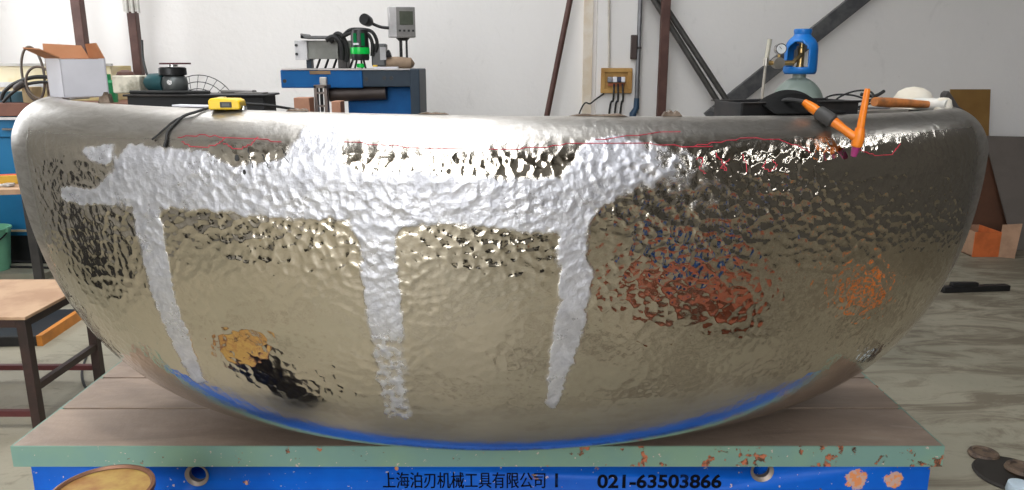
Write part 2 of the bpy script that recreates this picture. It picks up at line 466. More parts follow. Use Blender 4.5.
def inside(poly, x, y):
    poly = np.array(poly); n = len(poly); r = np.zeros(x.shape, bool)
    for i in range(n):
        x0, y0 = poly[i]; x1, y1 = poly[(i+1) % n]
        c = ((y0 > y) != (y1 > y)) & (x < (x1-x0)*(y-y0)/(y1-y0+1e-12)+x0); r ^= c
    return r
MATTE = {
 'patch': (1.0, [(-1.004, 1.349), (-0.946, 1.357), (-0.903, 1.362), (-0.909, 1.328), (-0.937, 1.309), (-0.973, 1.323), (-0.996, 1.325)]),
 'band': (1.0, [(-1.094, 1.25), (-0.975, 1.252), (-0.916, 1.305), (-0.871, 1.365), (-0.765, 1.356), (-0.669, 1.355), (-0.605, 1.323), (-0.48, 1.347), (-0.439, 1.419), (-0.361, 1.419), (-0.365, 1.342), (-0.318, 1.318), (-0.192, 1.32), (-0.066, 1.311), (0.101, 1.307), (0.152, 1.382), (0.22, 1.396), (0.295, 1.376), (0.38, 1.363), (0.414, 1.326), (0.379, 1.286), (0.313, 1.297), (0.272, 1.278), (0.185, 1.244), (0.156, 1.192), (0.1, 1.195), (0.039, 1.19), (-0.025, 1.2), (-0.129, 1.213), (-0.236, 1.202), (-0.355, 1.219), (-0.455, 1.214), (-0.558, 1.215), (-0.669, 1.226), (-0.809, 1.224), (-0.883, 1.219), (-0.991, 1.214), (-1.104, 1.212)]),
 'v1': (1.0, [(-0.874, 1.238), (-0.796, 1.243), (-0.795, 1.124), (-0.795, 1.0), (-0.777, 0.892), (-0.773, 0.759), (-0.81, 0.741), (-0.836, 0.868), (-0.861, 0.989), (-0.869, 1.118)]),
 'v2': (1.0, [(-0.359, 1.238), (-0.247, 1.208), (-0.247, 1.085), (-0.241, 0.952), (-0.319, 0.947), (-0.328, 1.07), (-0.327, 1.15)]),
 'v2b': (0.55, [(-0.319, 0.955), (-0.241, 0.960), (-0.241, 0.859), (-0.24, 0.708), (-0.308, 0.702), (-0.317, 0.857)]),
 'v3': (1.0, [(0.107, 1.211), (0.149, 1.207), (0.163, 1.158), (0.155, 1.133), (0.176, 1.105), (0.17, 1.036), (0.152, 0.927), (0.132, 0.86), (0.103, 0.74), (0.082, 0.742), (0.083, 0.834), (0.09, 0.941), (0.105, 1.037), (0.106, 1.115), (0.09, 1.14), (0.097, 1.164)]),
 'spk': (0.6, [(0.381, 1.358), (0.447, 1.325), (0.485, 1.285), (0.452, 1.242), (0.422, 1.199), (0.36, 1.246), (0.291, 1.281)]),
}
def blur(a, n):
    for _ in range(n):
        a = (a + np.roll(a, 1, 0) + np.roll(a, -1, 0))/3
        a = (a + np.roll(a, 1, 1) + np.roll(a, -1, 1))/3
    return a
matte = np.zeros((NV, NT))
for k, (w, poly) in MATTE.items():
    matte = np.maximum(matte, w * inside(poly, G[..., 0], G[..., 2]))
matte = blur(matte, 4) * np.clip(1.18 - (G[..., 0] - .1)*2.7*(G[..., 2] > 1.19), .42, 1)
gz = G[..., 2]
satin = np.clip((gz - 1.345)/.05, 0, 1)                      # ground, smooth rolled edge
satin = np.maximum(satin, 0.35*np.clip((0.765 - gz)/.03, 0, 1))   # smooth skirt at the bottom
satin = np.maximum(satin, np.clip((-1.20 - G[..., 0])/.03, 0, 1))
satin = np.maximum(satin, np.clip((G[..., 0] - 1.20)/.05, 0, 1))
dimp = (0.75 + 1.0*np.clip((gz - .98)/.20, 0, 1)) * np.clip((gz - .62)/.16, .12, 1) * (1 + .7*np.clip((gz - 1.17)/.05, 0, 1)*np.clip((G[..., 0] - .12)/.1, 0, 1)*np.clip((.85 - G[..., 0])/.15, 0, 1))

STEEL = bpy.data.materials.new('hammered_stainless'); nt, b = nodes_of(STEEL)
tc = nt.nodes.new('ShaderNodeTexCoord').outputs['Object']
def attr(n):
    a = nt.nodes.new('ShaderNodeAttribute'); a.attribute_name = n; return a.outputs['Fac']
A_m, A_s, A_d = attr('matte'), attr('satin'), attr('dimple')
wob = nt.nodes.new('ShaderNodeVectorMath'); wob.operation = 'ADD'
nz = node(nt, 'ShaderNodeTexNoise', Scale=25.0, Detail=2.0); link(nt, tc, nz.inputs['Vector'])
sc_ = nt.nodes.new('ShaderNodeVectorMath'); sc_.operation = 'SCALE'; sc_.inputs['Scale'].default_value = 0.012
link(nt, nz.outputs['Color'], sc_.inputs[0]); link(nt, tc, wob.inputs[0]); link(nt, sc_.outputs[0], wob.inputs[1])
vor = node(nt, 'ShaderNodeTexVoronoi', feature='SMOOTH_F1', Scale=52.0, Smoothness=0.7); link(nt, wob.outputs[0], vor.inputs['Vector'])
nm = noise(nt, tc, 42, 5, 0.65)
Mf = ramp(nt, math_n(nt, 'ADD', math_n(nt, 'ADD', A_m, math_n(nt, 'MULTIPLY', math_n(nt, 'SUBTRACT', nm, 0.5), 1.0)), math_n(nt, 'MULTIPLY', math_n(nt, 'SUBTRACT', vor.outputs['Distance'], 0.38), 0.5)), 0.36, 0.72)
grain = noise(nt, tc, 130, 3, 0.6)
mpb = node(nt, 'ShaderNodeMapping'); mpb.inputs['Scale'].default_value = (1, 1, 5); link(nt, tc, mpb.inputs['Vector'])
streak = noise(nt, mpb.outputs[0], 9, 6, .7, 0.7)
pol = mixc(nt, ramp(nt, noise(nt, tc, 3.0, 5), .4, .65), (0.68, 0.62, 0.53), (0.61, 0.56, 0.48))
pol = mixc(nt, A_s, pol, mixc(nt, ramp(nt, streak, .40, .64), (0.60, 0.575, 0.54), (0.44, 0.41, 0.375)))
colr = mixc(nt, Mf, pol, mixc(nt, ramp(nt, noise(nt, tc, 28, 6, .7, .8), .35, .65), (0.70, 0.70, 0.74), (0.50, 0.50, 0.54)))
link(nt, colr, b.inputs['Base Color'])
rough_p = math_n(nt, 'ADD', 0.07, math_n(nt, 'MULTIPLY', A_s, math_n(nt, 'ADD', .20, math_n(nt, 'MULTIPLY', streak, .24))))
mr = nt.nodes.new('ShaderNodeMix'); mr.data_type = 'FLOAT'
link(nt, Mf, mr.inputs[0]); link(nt, rough_p, mr.inputs[2]); link(nt, math_n(nt, 'ADD', .22, math_n(nt, 'MULTIPLY', ramp(nt, noise(nt, tc, 14, 5, .65), .35, .65), .32)), mr.inputs[3])
link(nt, mr.outputs[0], b.inputs['Roughness'])
link(nt, math_n(nt, 'SUBTRACT', 1.0, math_n(nt, 'MULTIPLY', Mf, 0.3)), b.inputs['Metallic'])
h1 = math_n(nt, 'MULTIPLY', vor.outputs['Distance'], vor.outputs['Distance'])
patchy = ramp(nt, noise(nt, tc, 5, 3), 0.35, 0.65)
amp = math_n(nt, 'MULTIPLY', math_n(nt, 'MULTIPLY', A_d, math_n(nt, 'SUBTRACT', 1.0, math_n(nt, 'MULTIPLY', A_s, 0.93))), math_n(nt, 'ADD', 0.0011, math_n(nt, 'MULTIPLY', patchy, 0.0022)))
h = math_n(nt, 'MULTIPLY', h1, amp)
h = math_n(nt, 'ADD', h, math_n(nt, 'ADD', math_n(nt, 'MULTIPLY', noise(nt, tc, 11, 2), 0.0016), math_n(nt, 'MULTIPLY', math_n(nt, 'MULTIPLY', noise(nt, tc, 95, 2), 0.00035), A_d)))
h = math_n(nt, 'ADD', h, math_n(nt, 'MULTIPLY', math_n(nt, 'MULTIPLY', Mf, noise(nt, tc, 75, 4, .7)), 0.0022))
bn = nt.nodes.new('ShaderNodeBump'); bn.inputs['Distance'].default_value = 1.0; bn.inputs['Strength'].default_value = 1.0
link(nt, h, bn.inputs['Height']); link(nt, bn.outputs[0], b.inputs['Normal'])

SHELL_BASE = Vector((SCX, SYC - .3, ZP))
shell = thing('steel_shell', 'large hammered stainless steel half bowl with rolled rim and white matte seams', 'steel shell', SHELL_BASE)
me = bpy.data.meshes.new('shell_wall')
idx = np.arange(NV*NT).reshape(NV, NT)
quads = np.stack([idx[:-1, :-1], idx[:-1, 1:], idx[1:, 1:], idx[1:, :-1]], -1).reshape(-1, 4)
me.from_pydata((G.reshape(-1, 3) - np.array(SHELL_BASE)).tolist(), [], quads.tolist())
for nme, arr in (('matte', matte), ('satin', satin), ('dimple', dimp)):
    a = me.attributes.new(nme, 'FLOAT', 'POINT'); a.data.foreach_set('value', arr.ravel().astype(np.float32))
me.polygons.foreach_set('use_smooth', [True]*len(me.polygons)); me.update()
p0 = me.polygons[len(me.polygons)//2 + NT//2 - 1]
c0 = np.array(p0.center) + np.array(SHELL_BASE) - cen
if np.dot(np.array(p0.normal), c0) < 0: me.flip_normals()
me.materials.append(STEEL)
sw = bpy.data.objects.new('shell_wall', me); COL.objects.link(sw); sw.parent = shell; ORIG[sw.name] = SHELL_BASE
md = sw.modifiers.new('thickness', 'SOLIDIFY'); md.thickness = 0.005; md.offset = -1

RED = mat('red_marker', (0.55, 0.03, 0.06), 0.6); BLK = mat('black_marker', (0.02, 0.02, 0.02), 0.6)
def marker(pts, m, r=0.0009, name='marker_line'):
    P = []
    for i in range(len(pts)-1):
        for k in range(6):
            t = k/6; P.append((pts[i][0]*(1-t)+pts[i+1][0]*t, pts[i][1]*(1-t)+pts[i+1][1]*t))
    P.append(pts[-1])
    MB().tube([on_shell(x, z, .0004)[0] for x, z in P], r, 6).build(name, m, shell)
for ln in ([(-0.738, 1.381), (-0.685, 1.387), (-0.613, 1.385), (-0.542, 1.382), (-0.493, 1.378)],
           [(-0.353, 1.379), (-0.277, 1.375), (-0.172, 1.368), (-0.025, 1.366), (0.059, 1.371), (0.142, 1.378), (0.273, 1.376), (0.383, 1.367), (0.432, 1.373), (0.501, 1.38), (0.583, 1.378), (0.645, 1.359), (0.672, 1.346)],
           [(-0.727, 1.374), (-0.706, 1.362), (-0.671, 1.362), (-0.645, 1.368), (-0.624, 1.382)],
           [(-0.627, 1.373), (-0.601, 1.362), (-0.579, 1.364), (-0.559, 1.373), (-0.549, 1.385)],
           [(0.785, 1.366), (0.806, 1.344), (0.854, 1.33), (0.897, 1.333), (0.924, 1.353)],
           [(0.383, 1.366), (0.405, 1.364), (0.434, 1.367)], [(0.177, 1.383), (0.318, 1.397), (0.364, 1.397)],
           [(0.398, 1.342), (0.408, 1.346), (0.41, 1.333), (0.4, 1.322), (0.415, 1.311)],
           [(0.44, 1.351), (0.453, 1.336), (0.466, 1.314), (0.451, 1.323), (0.471, 1.339)],
           [(0.492, 1.342), (0.518, 1.34), (0.501, 1.33), (0.523, 1.326), (0.495, 1.318), (0.525, 1.312)],
           [(0.505, 1.347), (0.508, 1.330), (0.512, 1.308)],
           [(0.558, 1.333), (0.549, 1.319), (0.568, 1.311), (0.585, 1.322), (0.572, 1.336)],
           [(0.587, 1.334), (0.602, 1.326), (0.618, 1.339), (0.633, 1.334)]):
    marker(ln, RED)
for ln in ([(-0.568, 1.365), (-0.564, 1.346), (-0.555, 1.323)], [(-0.534, 1.349), (-0.522, 1.328), (-0.518, 1.32)], [(-0.488, 1.364), (-0.48, 1.343), (-0.473, 1.334)]):
    marker(ln, BLK, .0010)
for x, z, r in ((-.592, 1.343, .0075), (-.578, 1.312, .0055)):
    P, N = on_shell(x, z, .0005); t = N.cross(Vector((0, 0, 1))).normalized(); u = t.cross(N).normalized()
    ring = [P + (t*math.cos(2*PI*k/14)*r*(.75 if k % 3 else .6) + u*math.sin(2*PI*k/14)*r) for k in range(14)]
    MB().prism(ring, N*.0006).build('black_spot', BLK, shell)

# ------------------------------------------------------------------ things lying on the rim of the shell
WOOD = mat('pale_wood', (0.52, 0.33, 0.20), 0.7, col2=(0.40, 0.24, 0.14), scale=6)
PLANKM = mat('dirty_plank', (0.13, 0.10, 0.08), 0.8, col2=(0.22, 0.18, 0.14), scale=12)
BLACK = mat('black_plastic', (0.015, 0.015, 0.016), 0.4, var=.2)
RUBBER = mat('black_rubber', (0.012, 0.012, 0.012), 0.6)
CHROME = mat('chrome', (0.75, 0.75, 0.76), 0.2, 1.0)
BRASS = mat('brass', (0.55, 0.38, 0.16), 0.35, 0.9)
WHITE = mat('white_card', (0.74, 0.73, 0.78), 0.7, var=.03)
KRAFT = mat('kraft_card', (0.40, 0.17, 0.075), 0.8, col2=(0.46, 0.22, 0.11), scale=5)
ORANGE = mat('orange_plastic', (0.80, 0.22, 0.015), 0.35, col2=(0.70, 0.17, 0.01), scale=20)

RZ = {}
def rim_top(x):
    """(y, z) of the highest point of the rolled edge above this x"""
    k = np.where((np.abs(G[..., 0]-x) < .012) & (G[..., 1] < SYC+.02), G[..., 2], -9)
    j = np.unravel_index(k.argmax(), k.shape); return G[j][1], G[j][2]

def rim_board(x0, x1, ztop, label, legs, m=PLANKM, th=.012):
    """board fitted inside the rolled rim, carried by trestle legs behind the shell"""
    row = G[-1]; k = (row[:, 0] > x0) & (row[:, 0] < x1) & (row[:, 1] < SYC + .02)
    pts = sorted([(float(x), float(y) + .012) for x, y, _ in row[k]][::12])
    poly = [(x, y, ztop - th) for x, y in pts] + [(x1, 2.44, ztop - th), (x0, 2.44, ztop - th)]
    t = thing('trestle_board', label, 'plank', ((x0 + x1)/2, 2.3, ZP))
    MB().prism(poly, (0, 0, th)).build('board', m, t, smooth=False)
    for lx_ in legs:
        MB().bx(lx_ - .02, lx_ + .02, 2.39, 2.43, ZP, ztop - th).build('leg', m, t)
    return ztop
ZL = 1.438
ZR_ = rim_board(.62, 1.26, 1.403, 'dirty trestle board fitted inside the right end of the shell rim', (.67, .95), STEEL_DK)

# white carton with open flaps
bx_, by_ = -1.205, 2.18; zc_ = 1.4455
carton = thing('carton', 'small white cardboard carton with open brown flaps on the left rim', 'box', (bx_, by_, zc_))
ca = Matrix.Rotation(R(55), 3, 'Z')
def cl(v): return Vector((bx_, by_, zc_)) + ca @ Vector(v)
W, D, Hh, T = .122, .082, .106, .003
def panel(name, m, pts, off): MB().prism([cl(p) for p in pts], ca @ Vector(off)).build(name, m, carton, smooth=False)
w2, d2 = W/2, D/2
panel('front_panel', WHITE, [(-w2, -d2, .001), (w2, -d2, .001), (w2, -d2, Hh), (-w2, -d2, Hh)], (0, T, 0))
panel('back_panel', KRAFT, [(-w2, d2, .001), (w2, d2, .001), (w2, d2, Hh), (-w2, d2, Hh)], (0, -T, 0))
panel('side_panel', WHITE, [(-w2, -d2, .001), (-w2, d2, .001), (-w2, d2, Hh), (-w2, -d2, Hh)], (T, 0, 0))
panel('side_panel', WHITE, [(w2, -d2, .001), (w2, d2, .001), (w2, d2, Hh), (w2, -d2, Hh)], (-T, 0, 0))
panel('bottom_panel', KRAFT, [(-w2, -d2, .001), (w2, -d2, .001), (w2, d2, .001), (-w2, d2, .001)], (0, 0, T))
panel('flap', KRAFT, [(-w2, -d2, Hh), (-w2, d2, Hh), (-w2-.050, d2+.004, Hh+.026), (-w2-.050, -d2-.004, Hh+.022)], (.001, 0, T))
panel('flap', KRAFT, [(-w2, d2, Hh), (w2, d2, Hh), (w2-.01, d2+.020, Hh+.036), (-w2+.01, d2+.020, Hh+.040)], (0, T, 0))
panel('flap', KRAFT, [(w2, d2, Hh), (w2, -d2, Hh), (w2-.012, -d2+.012, Hh+.042), (w2-.006, d2, Hh+.040)], (-T, 0, 0))
panel('flap', KRAFT, [(-w2, -d2, Hh), (w2*.7, -d2, Hh), (w2*.6, -d2+.045, Hh-.012), (-w2, -d2+.045, Hh+.004)], (0, 0, -.002))

# yellow tape measure
c = at(228, 110, 1.765); tz = rim_top(c.x)[1]
tape = thing('tape_measure', 'yellow tape measure with black window lying on the rim', 'tape measure', (c.x, 1.765, tz + .001))
YEL = mat('yellow_plastic', (0.86, 0.56, 0.01), 0.35, var=.05)
mb = MB()
prof = [(-.036, 0), (.034, 0), (.036, .006), (.034, .020), (.024, .0245), (-.030, .0255), (-.036, .020)]
mb.prism([(c.x+x, 1.765-.022, tz+.001+z) for x, z in prof], (0, .044, 0)).build('case', YEL, tape, bevel=.003)
MB().bx(c.x-.009, c.x+.017, 1.765-.0235, 1.765-.021, tz+.006, tz+.0185).build('window', BLACK, tape, bevel=.001)
MB().bx(c.x-.004, c.x+.012, 1.765-.0242, 1.765-.0232, tz+.009, tz+.0155).build('window_mark', mat('dark_grey', (.08, .08, .08), .4), tape)
MB().bx(c.x-.018, c.x-.004, 1.765-.010, 1.765+.010, tz+.0255, tz+.0285).build('lock_button', mat('pale_yellow', (.8, .66, .3), .4), tape, bevel=.001)
MB().bx(c.x+.036, c.x+.040, 1.765-.010, 1.765+.010, tz+.000, tz+.009).build('hook', CHROME, tape)

# white paper strip and black cord over the rim
pa_, pb_ = rim_top(-.78), rim_top(-.66); pz = max(pa_[1], pb_[1]) + .001
tag(MB().prism([(-.80, pa_[0]+.012, pz), (-.66, pb_[0]-.004, pz), (-.655, pb_[0]+.022, pz), (-.79, pa_[0]+.035, pz)], (0, 0, .004)).build('paper_strip', WHITE), 'white paper strip lying on the left rim beside the black cord', 'paper')
def drape(pts): return [on_shell(x, z, .004)[0] for x, z in pts]
cord = thing('cord', 'black cord hanging over the left rim of the shell', 'cord', (on_shell(-.74, 1.40)[0].x, 1.76, 1.38))
a = on_shell(-.715, 1.428, .004)[0]
top = [Vector((-.50, 1.90, 1.425)), Vector((-.58, 1.84, ZL+.006)), Vector((-.66, 1.80, ZL+.010)), Vector((a.x, a.y, a.z+.002))]
MB().tube(spline(top + drape([(-.738, 1.42), (-.755, 1.405), (-.765, 1.39), (-.767, 1.372), (-.768, 1.36)]), 5), .0032, 8).build('strand', RUBBER, cord)
MB().tube(spline([Vector((a.x, a.y, a.z+.002))] + drape([(-.75, 1.415), (-.775, 1.395), (-.79, 1.38), (-.80, 1.372)]), 5), .0022, 8).build('strand', RUBBER, cord)

# steel scraps along the rim
SCRAP = mat('rusty_scrap', (0.12, 0.085, 0.06), 0.6, .5, col2=(.22, .17, .13), scale=40)
def scrap(px, w, h_, label, dy=.0, m=SCRAP):
    xx = (px-512)/FPX*1.67; y, z = rim_top(xx); mb = MB()
    n = 7; top_ = [(-w/2+w*i/n, h_*random.uniform(.45, 1)) for i in range(1, n)]
    mb.prism([(xx-w/2, y+.0, z)] + [(xx+u, y+.0, z+v) for u, v in top_] + [(xx+w/2, y+.0, z)], (0, .02, 0))
    tag(mb.build('scrap_metal', m, bevel=.001), label, 'scrap')
scrap(290, .05, .008, 'crumpled dark scrap on the rim below the wooden block')
scrap(432, .07, .007, 'thin dark scrap strip on the rim below the blue machine')
scrap(600, .13, .006, 'long flat dark scrap strip on the rim below the wooden socket board')
scrap(678, .045, .014, 'small jagged scrap piece on the rim below the red-brown post')
scrap(50, .03, .03, 'rusty offcut on the far left end of the rim')

# black tray, leather pad, torch
tr = at(785, 112, 2.0)
tray = thing('drip_tray', 'shallow black steel tray standing inside the right rim', 'tray', (.69, 1.985, ZR_))
ang = math.atan2(.5, .82)*.55
tm = Matrix.Rotation(ang, 3, 'Z')
def tl(v): return Vector((.70, 1.99, ZR_+.001)) + tm @ Vector(v)
TL_, TD_, TH_ = .34, .12, .043
for nme, cc, ss in (('tray_bottom', (0, 0, .002), (TL_, TD_, .003)), ('tray_side', (0, -TD_/2, TH_/2), (TL_, .004, TH_)), ('tray_side', (0, TD_/2, TH_/2), (TL_, .004, TH_)),
                    ('tray_end', (-TL_/2, 0, TH_/2), (.004, TD_, TH_)), ('tray_end', (TL_/2, 0, TH_/2), (.004, TD_, TH_)), ('tray_lip', (0, -TD_/2-.006, TH_), (TL_+.01, .014, .003)), ('tray_lip', (0, TD_/2+.006, TH_), (TL_+.01, .014, .003))):
    MB().box(tl(cc), ss, tm).build(nme, STEEL_DK, tray, bevel=.001)
NAVY = mat('dark_blue_glass', (.02, .03, .07), .15)
tag(MB().box(tl((-.02, 0, .016)), (.13, .07, .02), tm).build('dark_box', NAVY, bevel=.003), 'flat dark blue box lying in the black tray', 'box')

lx = .80; LE = mat('black_leather', (.006, .006, .006), .9, bump=.001, spec=.15)
pts = []
mb = MB(); n = 14; rows = []
for i in range(n+1):
    t = i/n; x = .60 + .20*t
    yy, zz = rim_top(x)
    z0 = ZR_ + .036 + .045*math.sin(min(1, t*1.15)*PI)**.8 - .02*t
    rows.append([(x, yy+.16-.02*t, z0-.012), (x+.004, yy+.12-.02*t, z0+.004), (x+.008, yy+.07-.01*t, z0), (x+.010, yy+.03, zz+.012), (x+.012, yy+.0, zz+.006)])
vs = [v for r_ in rows for v in r_]; fs = [(i*5+k, i*5+k+1, (i+1)*5+k+1, (i+1)*5+k) for i in range(n) for k in range(4)]
mb.add(vs, fs)
tag(mb.build('leather_pad', LE, solid=.006, sub=1), 'crumpled black leather pad on the right rim beneath the torch handle', 'welding pad')

# orange TIG torch with purple cup
torch = thing('welding_torch', 'orange welding torch with black grip and purple cup hanging over the right rim', 'welding torch', on_shell(.79, 1.36)[0])
tip, tn = on_shell(.772, 1.334, .012)
tip = Vector(tip); hub = tip + Vector((.003, -.010, .045)); topc = hub + Vector((.008, .0, .106))
MB().tube([tip, tip+(hub-tip)*.25, tip+(hub-tip)*.5], [.0065, .0085, .009], 14).build('ceramic_cup', mat('purple_ceramic', (.45, .05, .22), .4), torch)
MB().tube([tip+(hub-tip)*.5, tip+(hub-tip)*.55, hub, hub+(topc-hub)*.18], [.010, .013, .013, .010], 16).build('torch_head', ORANGE, torch)
MB().tube([hub+(topc-hub)*.18, hub+(topc-hub)*.22, hub+(topc-hub)*.93, topc], [.008, .0085, .0068, .0055], 14).build('back_cap', ORANGE, torch)
g0 = hub + Vector((-.010, .005, .000)); g1 = hub + Vector((-.045, .035, .030)); g2 = hub + Vector((-.075, .06, .052)); g3 = hub + Vector((-.098, .085, .072))
MB().tube([hub, g0, g0+(g1-g0)*.5, g1], [.009, .010, .0095, .012], 14).build('torch_neck', ORANGE, torch)
MB().tube([g1, g1+(g2-g1)*.1, g2-(g2-g1)*.1, g2], [.012, .0165, .0165, .013], 14).build('grip', mat('charcoal_rubber', (.04, .038, .036), .6), torch)
MB().tube([g2, g2+(g3-g2)*.4, g3], [.012, .012, .008], 12).build('handle_end', ORANGE, torch)
MB().tube(spline([g3, g3+Vector((-.03, .05, .0)), g3+Vector((-.02, .15, -.04)), g3+Vector((.03, .2, -.07))], 6), .006, 8).build('torch_cable', RUBBER, torch)

# hammer, wire coil, ruler, cap, cloth and wedge on the right plank
ham = thing('hammer', 'wooden handled hammer with pale head lying on the right rim', 'hammer', (1.10, 2.18, ZR_))
h0 = Vector((.985, 2.12, ZR_+.034)); h1_ = Vector((1.195, 2.235, ZR_+.020))
MB().tube([h0, h0+(h1_-h0)*.3, h0+(h1_-h0)*.7, h1_], [.0125, .0135, .0115, .010], 12).build('handle', mat('orange_wood', (.50, .17, .04), .5, col2=(.20, .08, .03), scale=18), ham)
pd = (h1_-h0).normalized(); pe = Vector((-pd.y, pd.x, 0))
MB().tube([h1_-pe*.05+pd*.01, h1_-pe*.03+pd*.01, h1_+pe*.03+pd*.01, h1_+pe*.05+pd*.01], [.017, .019, .019, .017], 14).build('head', mat('pale_rubber', (.62, .60, .55), .6), ham)
wc = thing('wire_coil', 'loose black wire coil behind the hammer handle', 'wire', (.94, 2.20, ZR_))
for k, (rx, ry, dz) in enumerate(((.062, .03, .028), (.055, .026, .036), (.065, .024, .022))):
    MB().tube([Vector((.95+.02*k+rx*math.cos(t), 2.22+ry*math.sin(t), ZR_+.006+dz*(1+math.sin(t+.7*k))*.75)) for t in np.linspace(0, 2*PI, 32)], .0026, 6).build('wire_loop', RUBBER, wc)
MB().tube(spline([(.99, 2.22, ZR_+.05), (1.03, 2.22, ZR_+.045), (1.06, 2.23, ZR_+.058)], 6), .005, 8).build('wire_end', RUBBER, wc)
tag(MB().bar((.84, 2.03, ZR_+.008), (1.08, 2.145, ZR_+.008), .03, .012).build('steel_ruler', mat('worn_aluminium', (.52, .50, .46), .35, .8), bevel=.001), 'pale flat metal bar lying in front of the hammer', 'metal bar')
for k, (xx, yy) in enumerate(((.86, 2.115), (.90, 2.14), (.93, 2.15))):
    o = MB().cyl((xx, yy, ZR_), (xx, yy, ZR_+.022+.006*k), .011, seg=12).build('chuck_nut', CHROME, bevel=.001)
    tag(o, ('small chrome nut nearest the torch on the right rim', 'middle small chrome nut behind the torch on the right rim', 'tallest small chrome nut beside the wire coil on the right rim')[k], 'nut', 'small nuts on the right rim')
capc = Vector((1.205, 2.345, ZR_))
cap = thing('cap', 'cream cloth cap lying behind the hammer on the right rim', 'cap', capc)
CREAM = mat('cream_cloth', (.60, .54, .44), .85, col2=(.66, .62, .54), scale=9)
MB().lathe([(.058, 0), (.059, .012), (.055, .032), (.043, .052), (.024, .063), (.001, .067)], capc, 24).build('crown', CREAM, cap)
MB().lathe([(.058, .001), (.085, .003), (.085, .006), (.058, .006)], capc, 14, a0=R(200), a1=R(330)).build('visor', CREAM, cap)
wp = Vector((1.275, 2.27, ZR_))
tag(MB().prism([wp+Vector(q) for q in ((-.055, 0, 0), (.055, .01, 0), (.035, .01, .012), (.012, .008, .04), (-.004, .006, .058), (-.014, .004, .05), (-.018, .002, .018))], (0, .03, 0)).build('shoe_wedge', mat('dark_felt', (.045, .04, .038), .85), bevel=.004), 'dark pointed wedge at the right end of the rim', 'wedge')
tag(MB().lathe([(.0, 0), (.024, 0), (.026, .012), (.020, .034), (.012, .040), (.0, .041)], (1.225, 2.215, ZR_), 16).build('white_rag_ball', CREAM), 'small white cloth ball between hammer head and dark wedge', 'cloth')

# ------------------------------------------------------------------ tall black steel table behind the shell, left
TBX0, TBX1, TBY0, TBY1 = at(122, 93, 3.02).x, at(262, 93, 3.02).x, 3.02, 3.20
TBZ = at(200, 94.5, 3.02).z
tb = thing('steel_table', 'tall black steel table behind the left side of the shell', 'table', ((TBX0+TBX1)/2, (TBY0+TBY1)/2, 0))
MB().bx(TBX0, TBX1+.015, TBY0, TBY1, TBZ-.008, TBZ).build('table_top', STEEL_DK, tb, bevel=.002)
MB().bx(TBX0+.01, TBX1, TBY0+.015, TBY1-.01, TBZ-.13, TBZ-.008).build('apron', mat('matt_black', (.012, .012, .013), .7), tb, bevel=.002)
for x in (TBX0+.03, TBX1-.03):
    for y in (TBY0+.04, TBY1-.04): MB().bx(x-.02, x+.02, y-.02, y+.02, 0, TBZ-.13).build('leg', STEEL_DK, tb)
MB().bx(TBX0+.03, TBX1-.03, TBY0+.05, TBY1-.05, .25, .265).build('shelf', STEEL_DK, tb)
# angle grinder resting on its back
gc = at(176, 93, 3.10); gx, gy, gz_ = gc.x, 3.10, TBZ
gr = thing('angle_grinder', 'grey and teal angle grinder upside down on the black table', 'angle grinder', (gx, gy, gz_))
MB().lathe([(0, 0), (.034, 0), (.046, .014), (.049, .04), (.045, .062), (.034, .072), (.0, .074)], (gx, gy, gz_), 24).build('gear_head', mat('cast_grey', (.13, .14, .14), .4, .4), gr)
MB().lathe([(.045, .070), (.052, .074), (.052, .098), (.045, .102), (.0, .103)], (gx-.005, gy, gz_), 24).build('collar', BLACK, gr)
MB().lathe([(.0, .104), (.018, .104), (.018, .112), (.0, .112)], (gx, gy, gz_), 16).build('flange', CHROME, gr)
MB().lathe([(.0, .113), (.058, .113), (.058, .119), (.0, .119)], (gx+.008, gy, gz_), 32).build('disc', mat('maroon_abrasive', (.10, .03, .035), .8), gr)
MB().tube([(gx-.035, gy, gz_+.04), (gx-.055, gy+.005, gz_+.042), (gx-.10, gy+.02, gz_+.042), (gx-.115, gy+.03, gz_+.042)], [.036, .038, .036, .026], 18).build('motor_body', mat('teal_plastic', (.02, .075, .085), .4), gr)
MB().cyl((gx, gy-.050, gz_+.045), (gx, gy-.047, gz_+.045), .010, seg=10).build('cover_screw', CHROME, gr)
# foam block and wrench
fb = at(134, 94, 3.13); 
tag(MB().box((fb.x-.01, 3.14, TBZ+.035), (.125, .07, .07), (0, 0, R(-12))).build('foam_block', mat('pale_foam', (.66, .62, .52), .9, col2=(.30, .28, .22), scale=14), bevel=.006), 'pale stone coloured foam block on the black table beside the grinder', 'block')
tag(MB().lathe([(0, 0), (.035, 0), (.03, .012), (.012, .02), (0, .021)], (fb.x-.035, 3.15, TBZ+.0705), 14).build('brown_lump', mat('brown_leather', (.11, .05, .035), .7)), 'small brown lump lying on top of the foam block', 'lump')
tag(MB().tube(spline([(TBX0+.02, 3.045, TBZ+.008), (TBX0+.10, 3.04, TBZ+.008), (TBX0+.2, 3.045, TBZ+.008), (TBX0+.33, 3.04, TBZ+.008)], 6), .007, 8).build('black_hose', RUBBER), 'short black hose lying along the front of the black table', 'hose')
tag(MB().bx(at(232, 92, 3.14).x-.04, at(232, 92, 3.14).x+.09, 3.12, 3.17, TBZ, TBZ+.012).build('flat_pliers', mat('tool_grey', (.20, .19, .18), .4, .7), bevel=.004), 'flat grey tool lying on the right end of the black table', 'tool')
tag(MB().prism([(TBX1-.12, 3.06, TBZ), (TBX1-.01, 3.06, TBZ), (TBX1+.0, 3.10, TBZ), (TBX1-.09, 3.11, TBZ)], (0, 0, .006)).build('metal_plate', mat('tool_grey', (.2, .19, .18))), 'thin metal plate on the front right corner of the black table', 'plate')
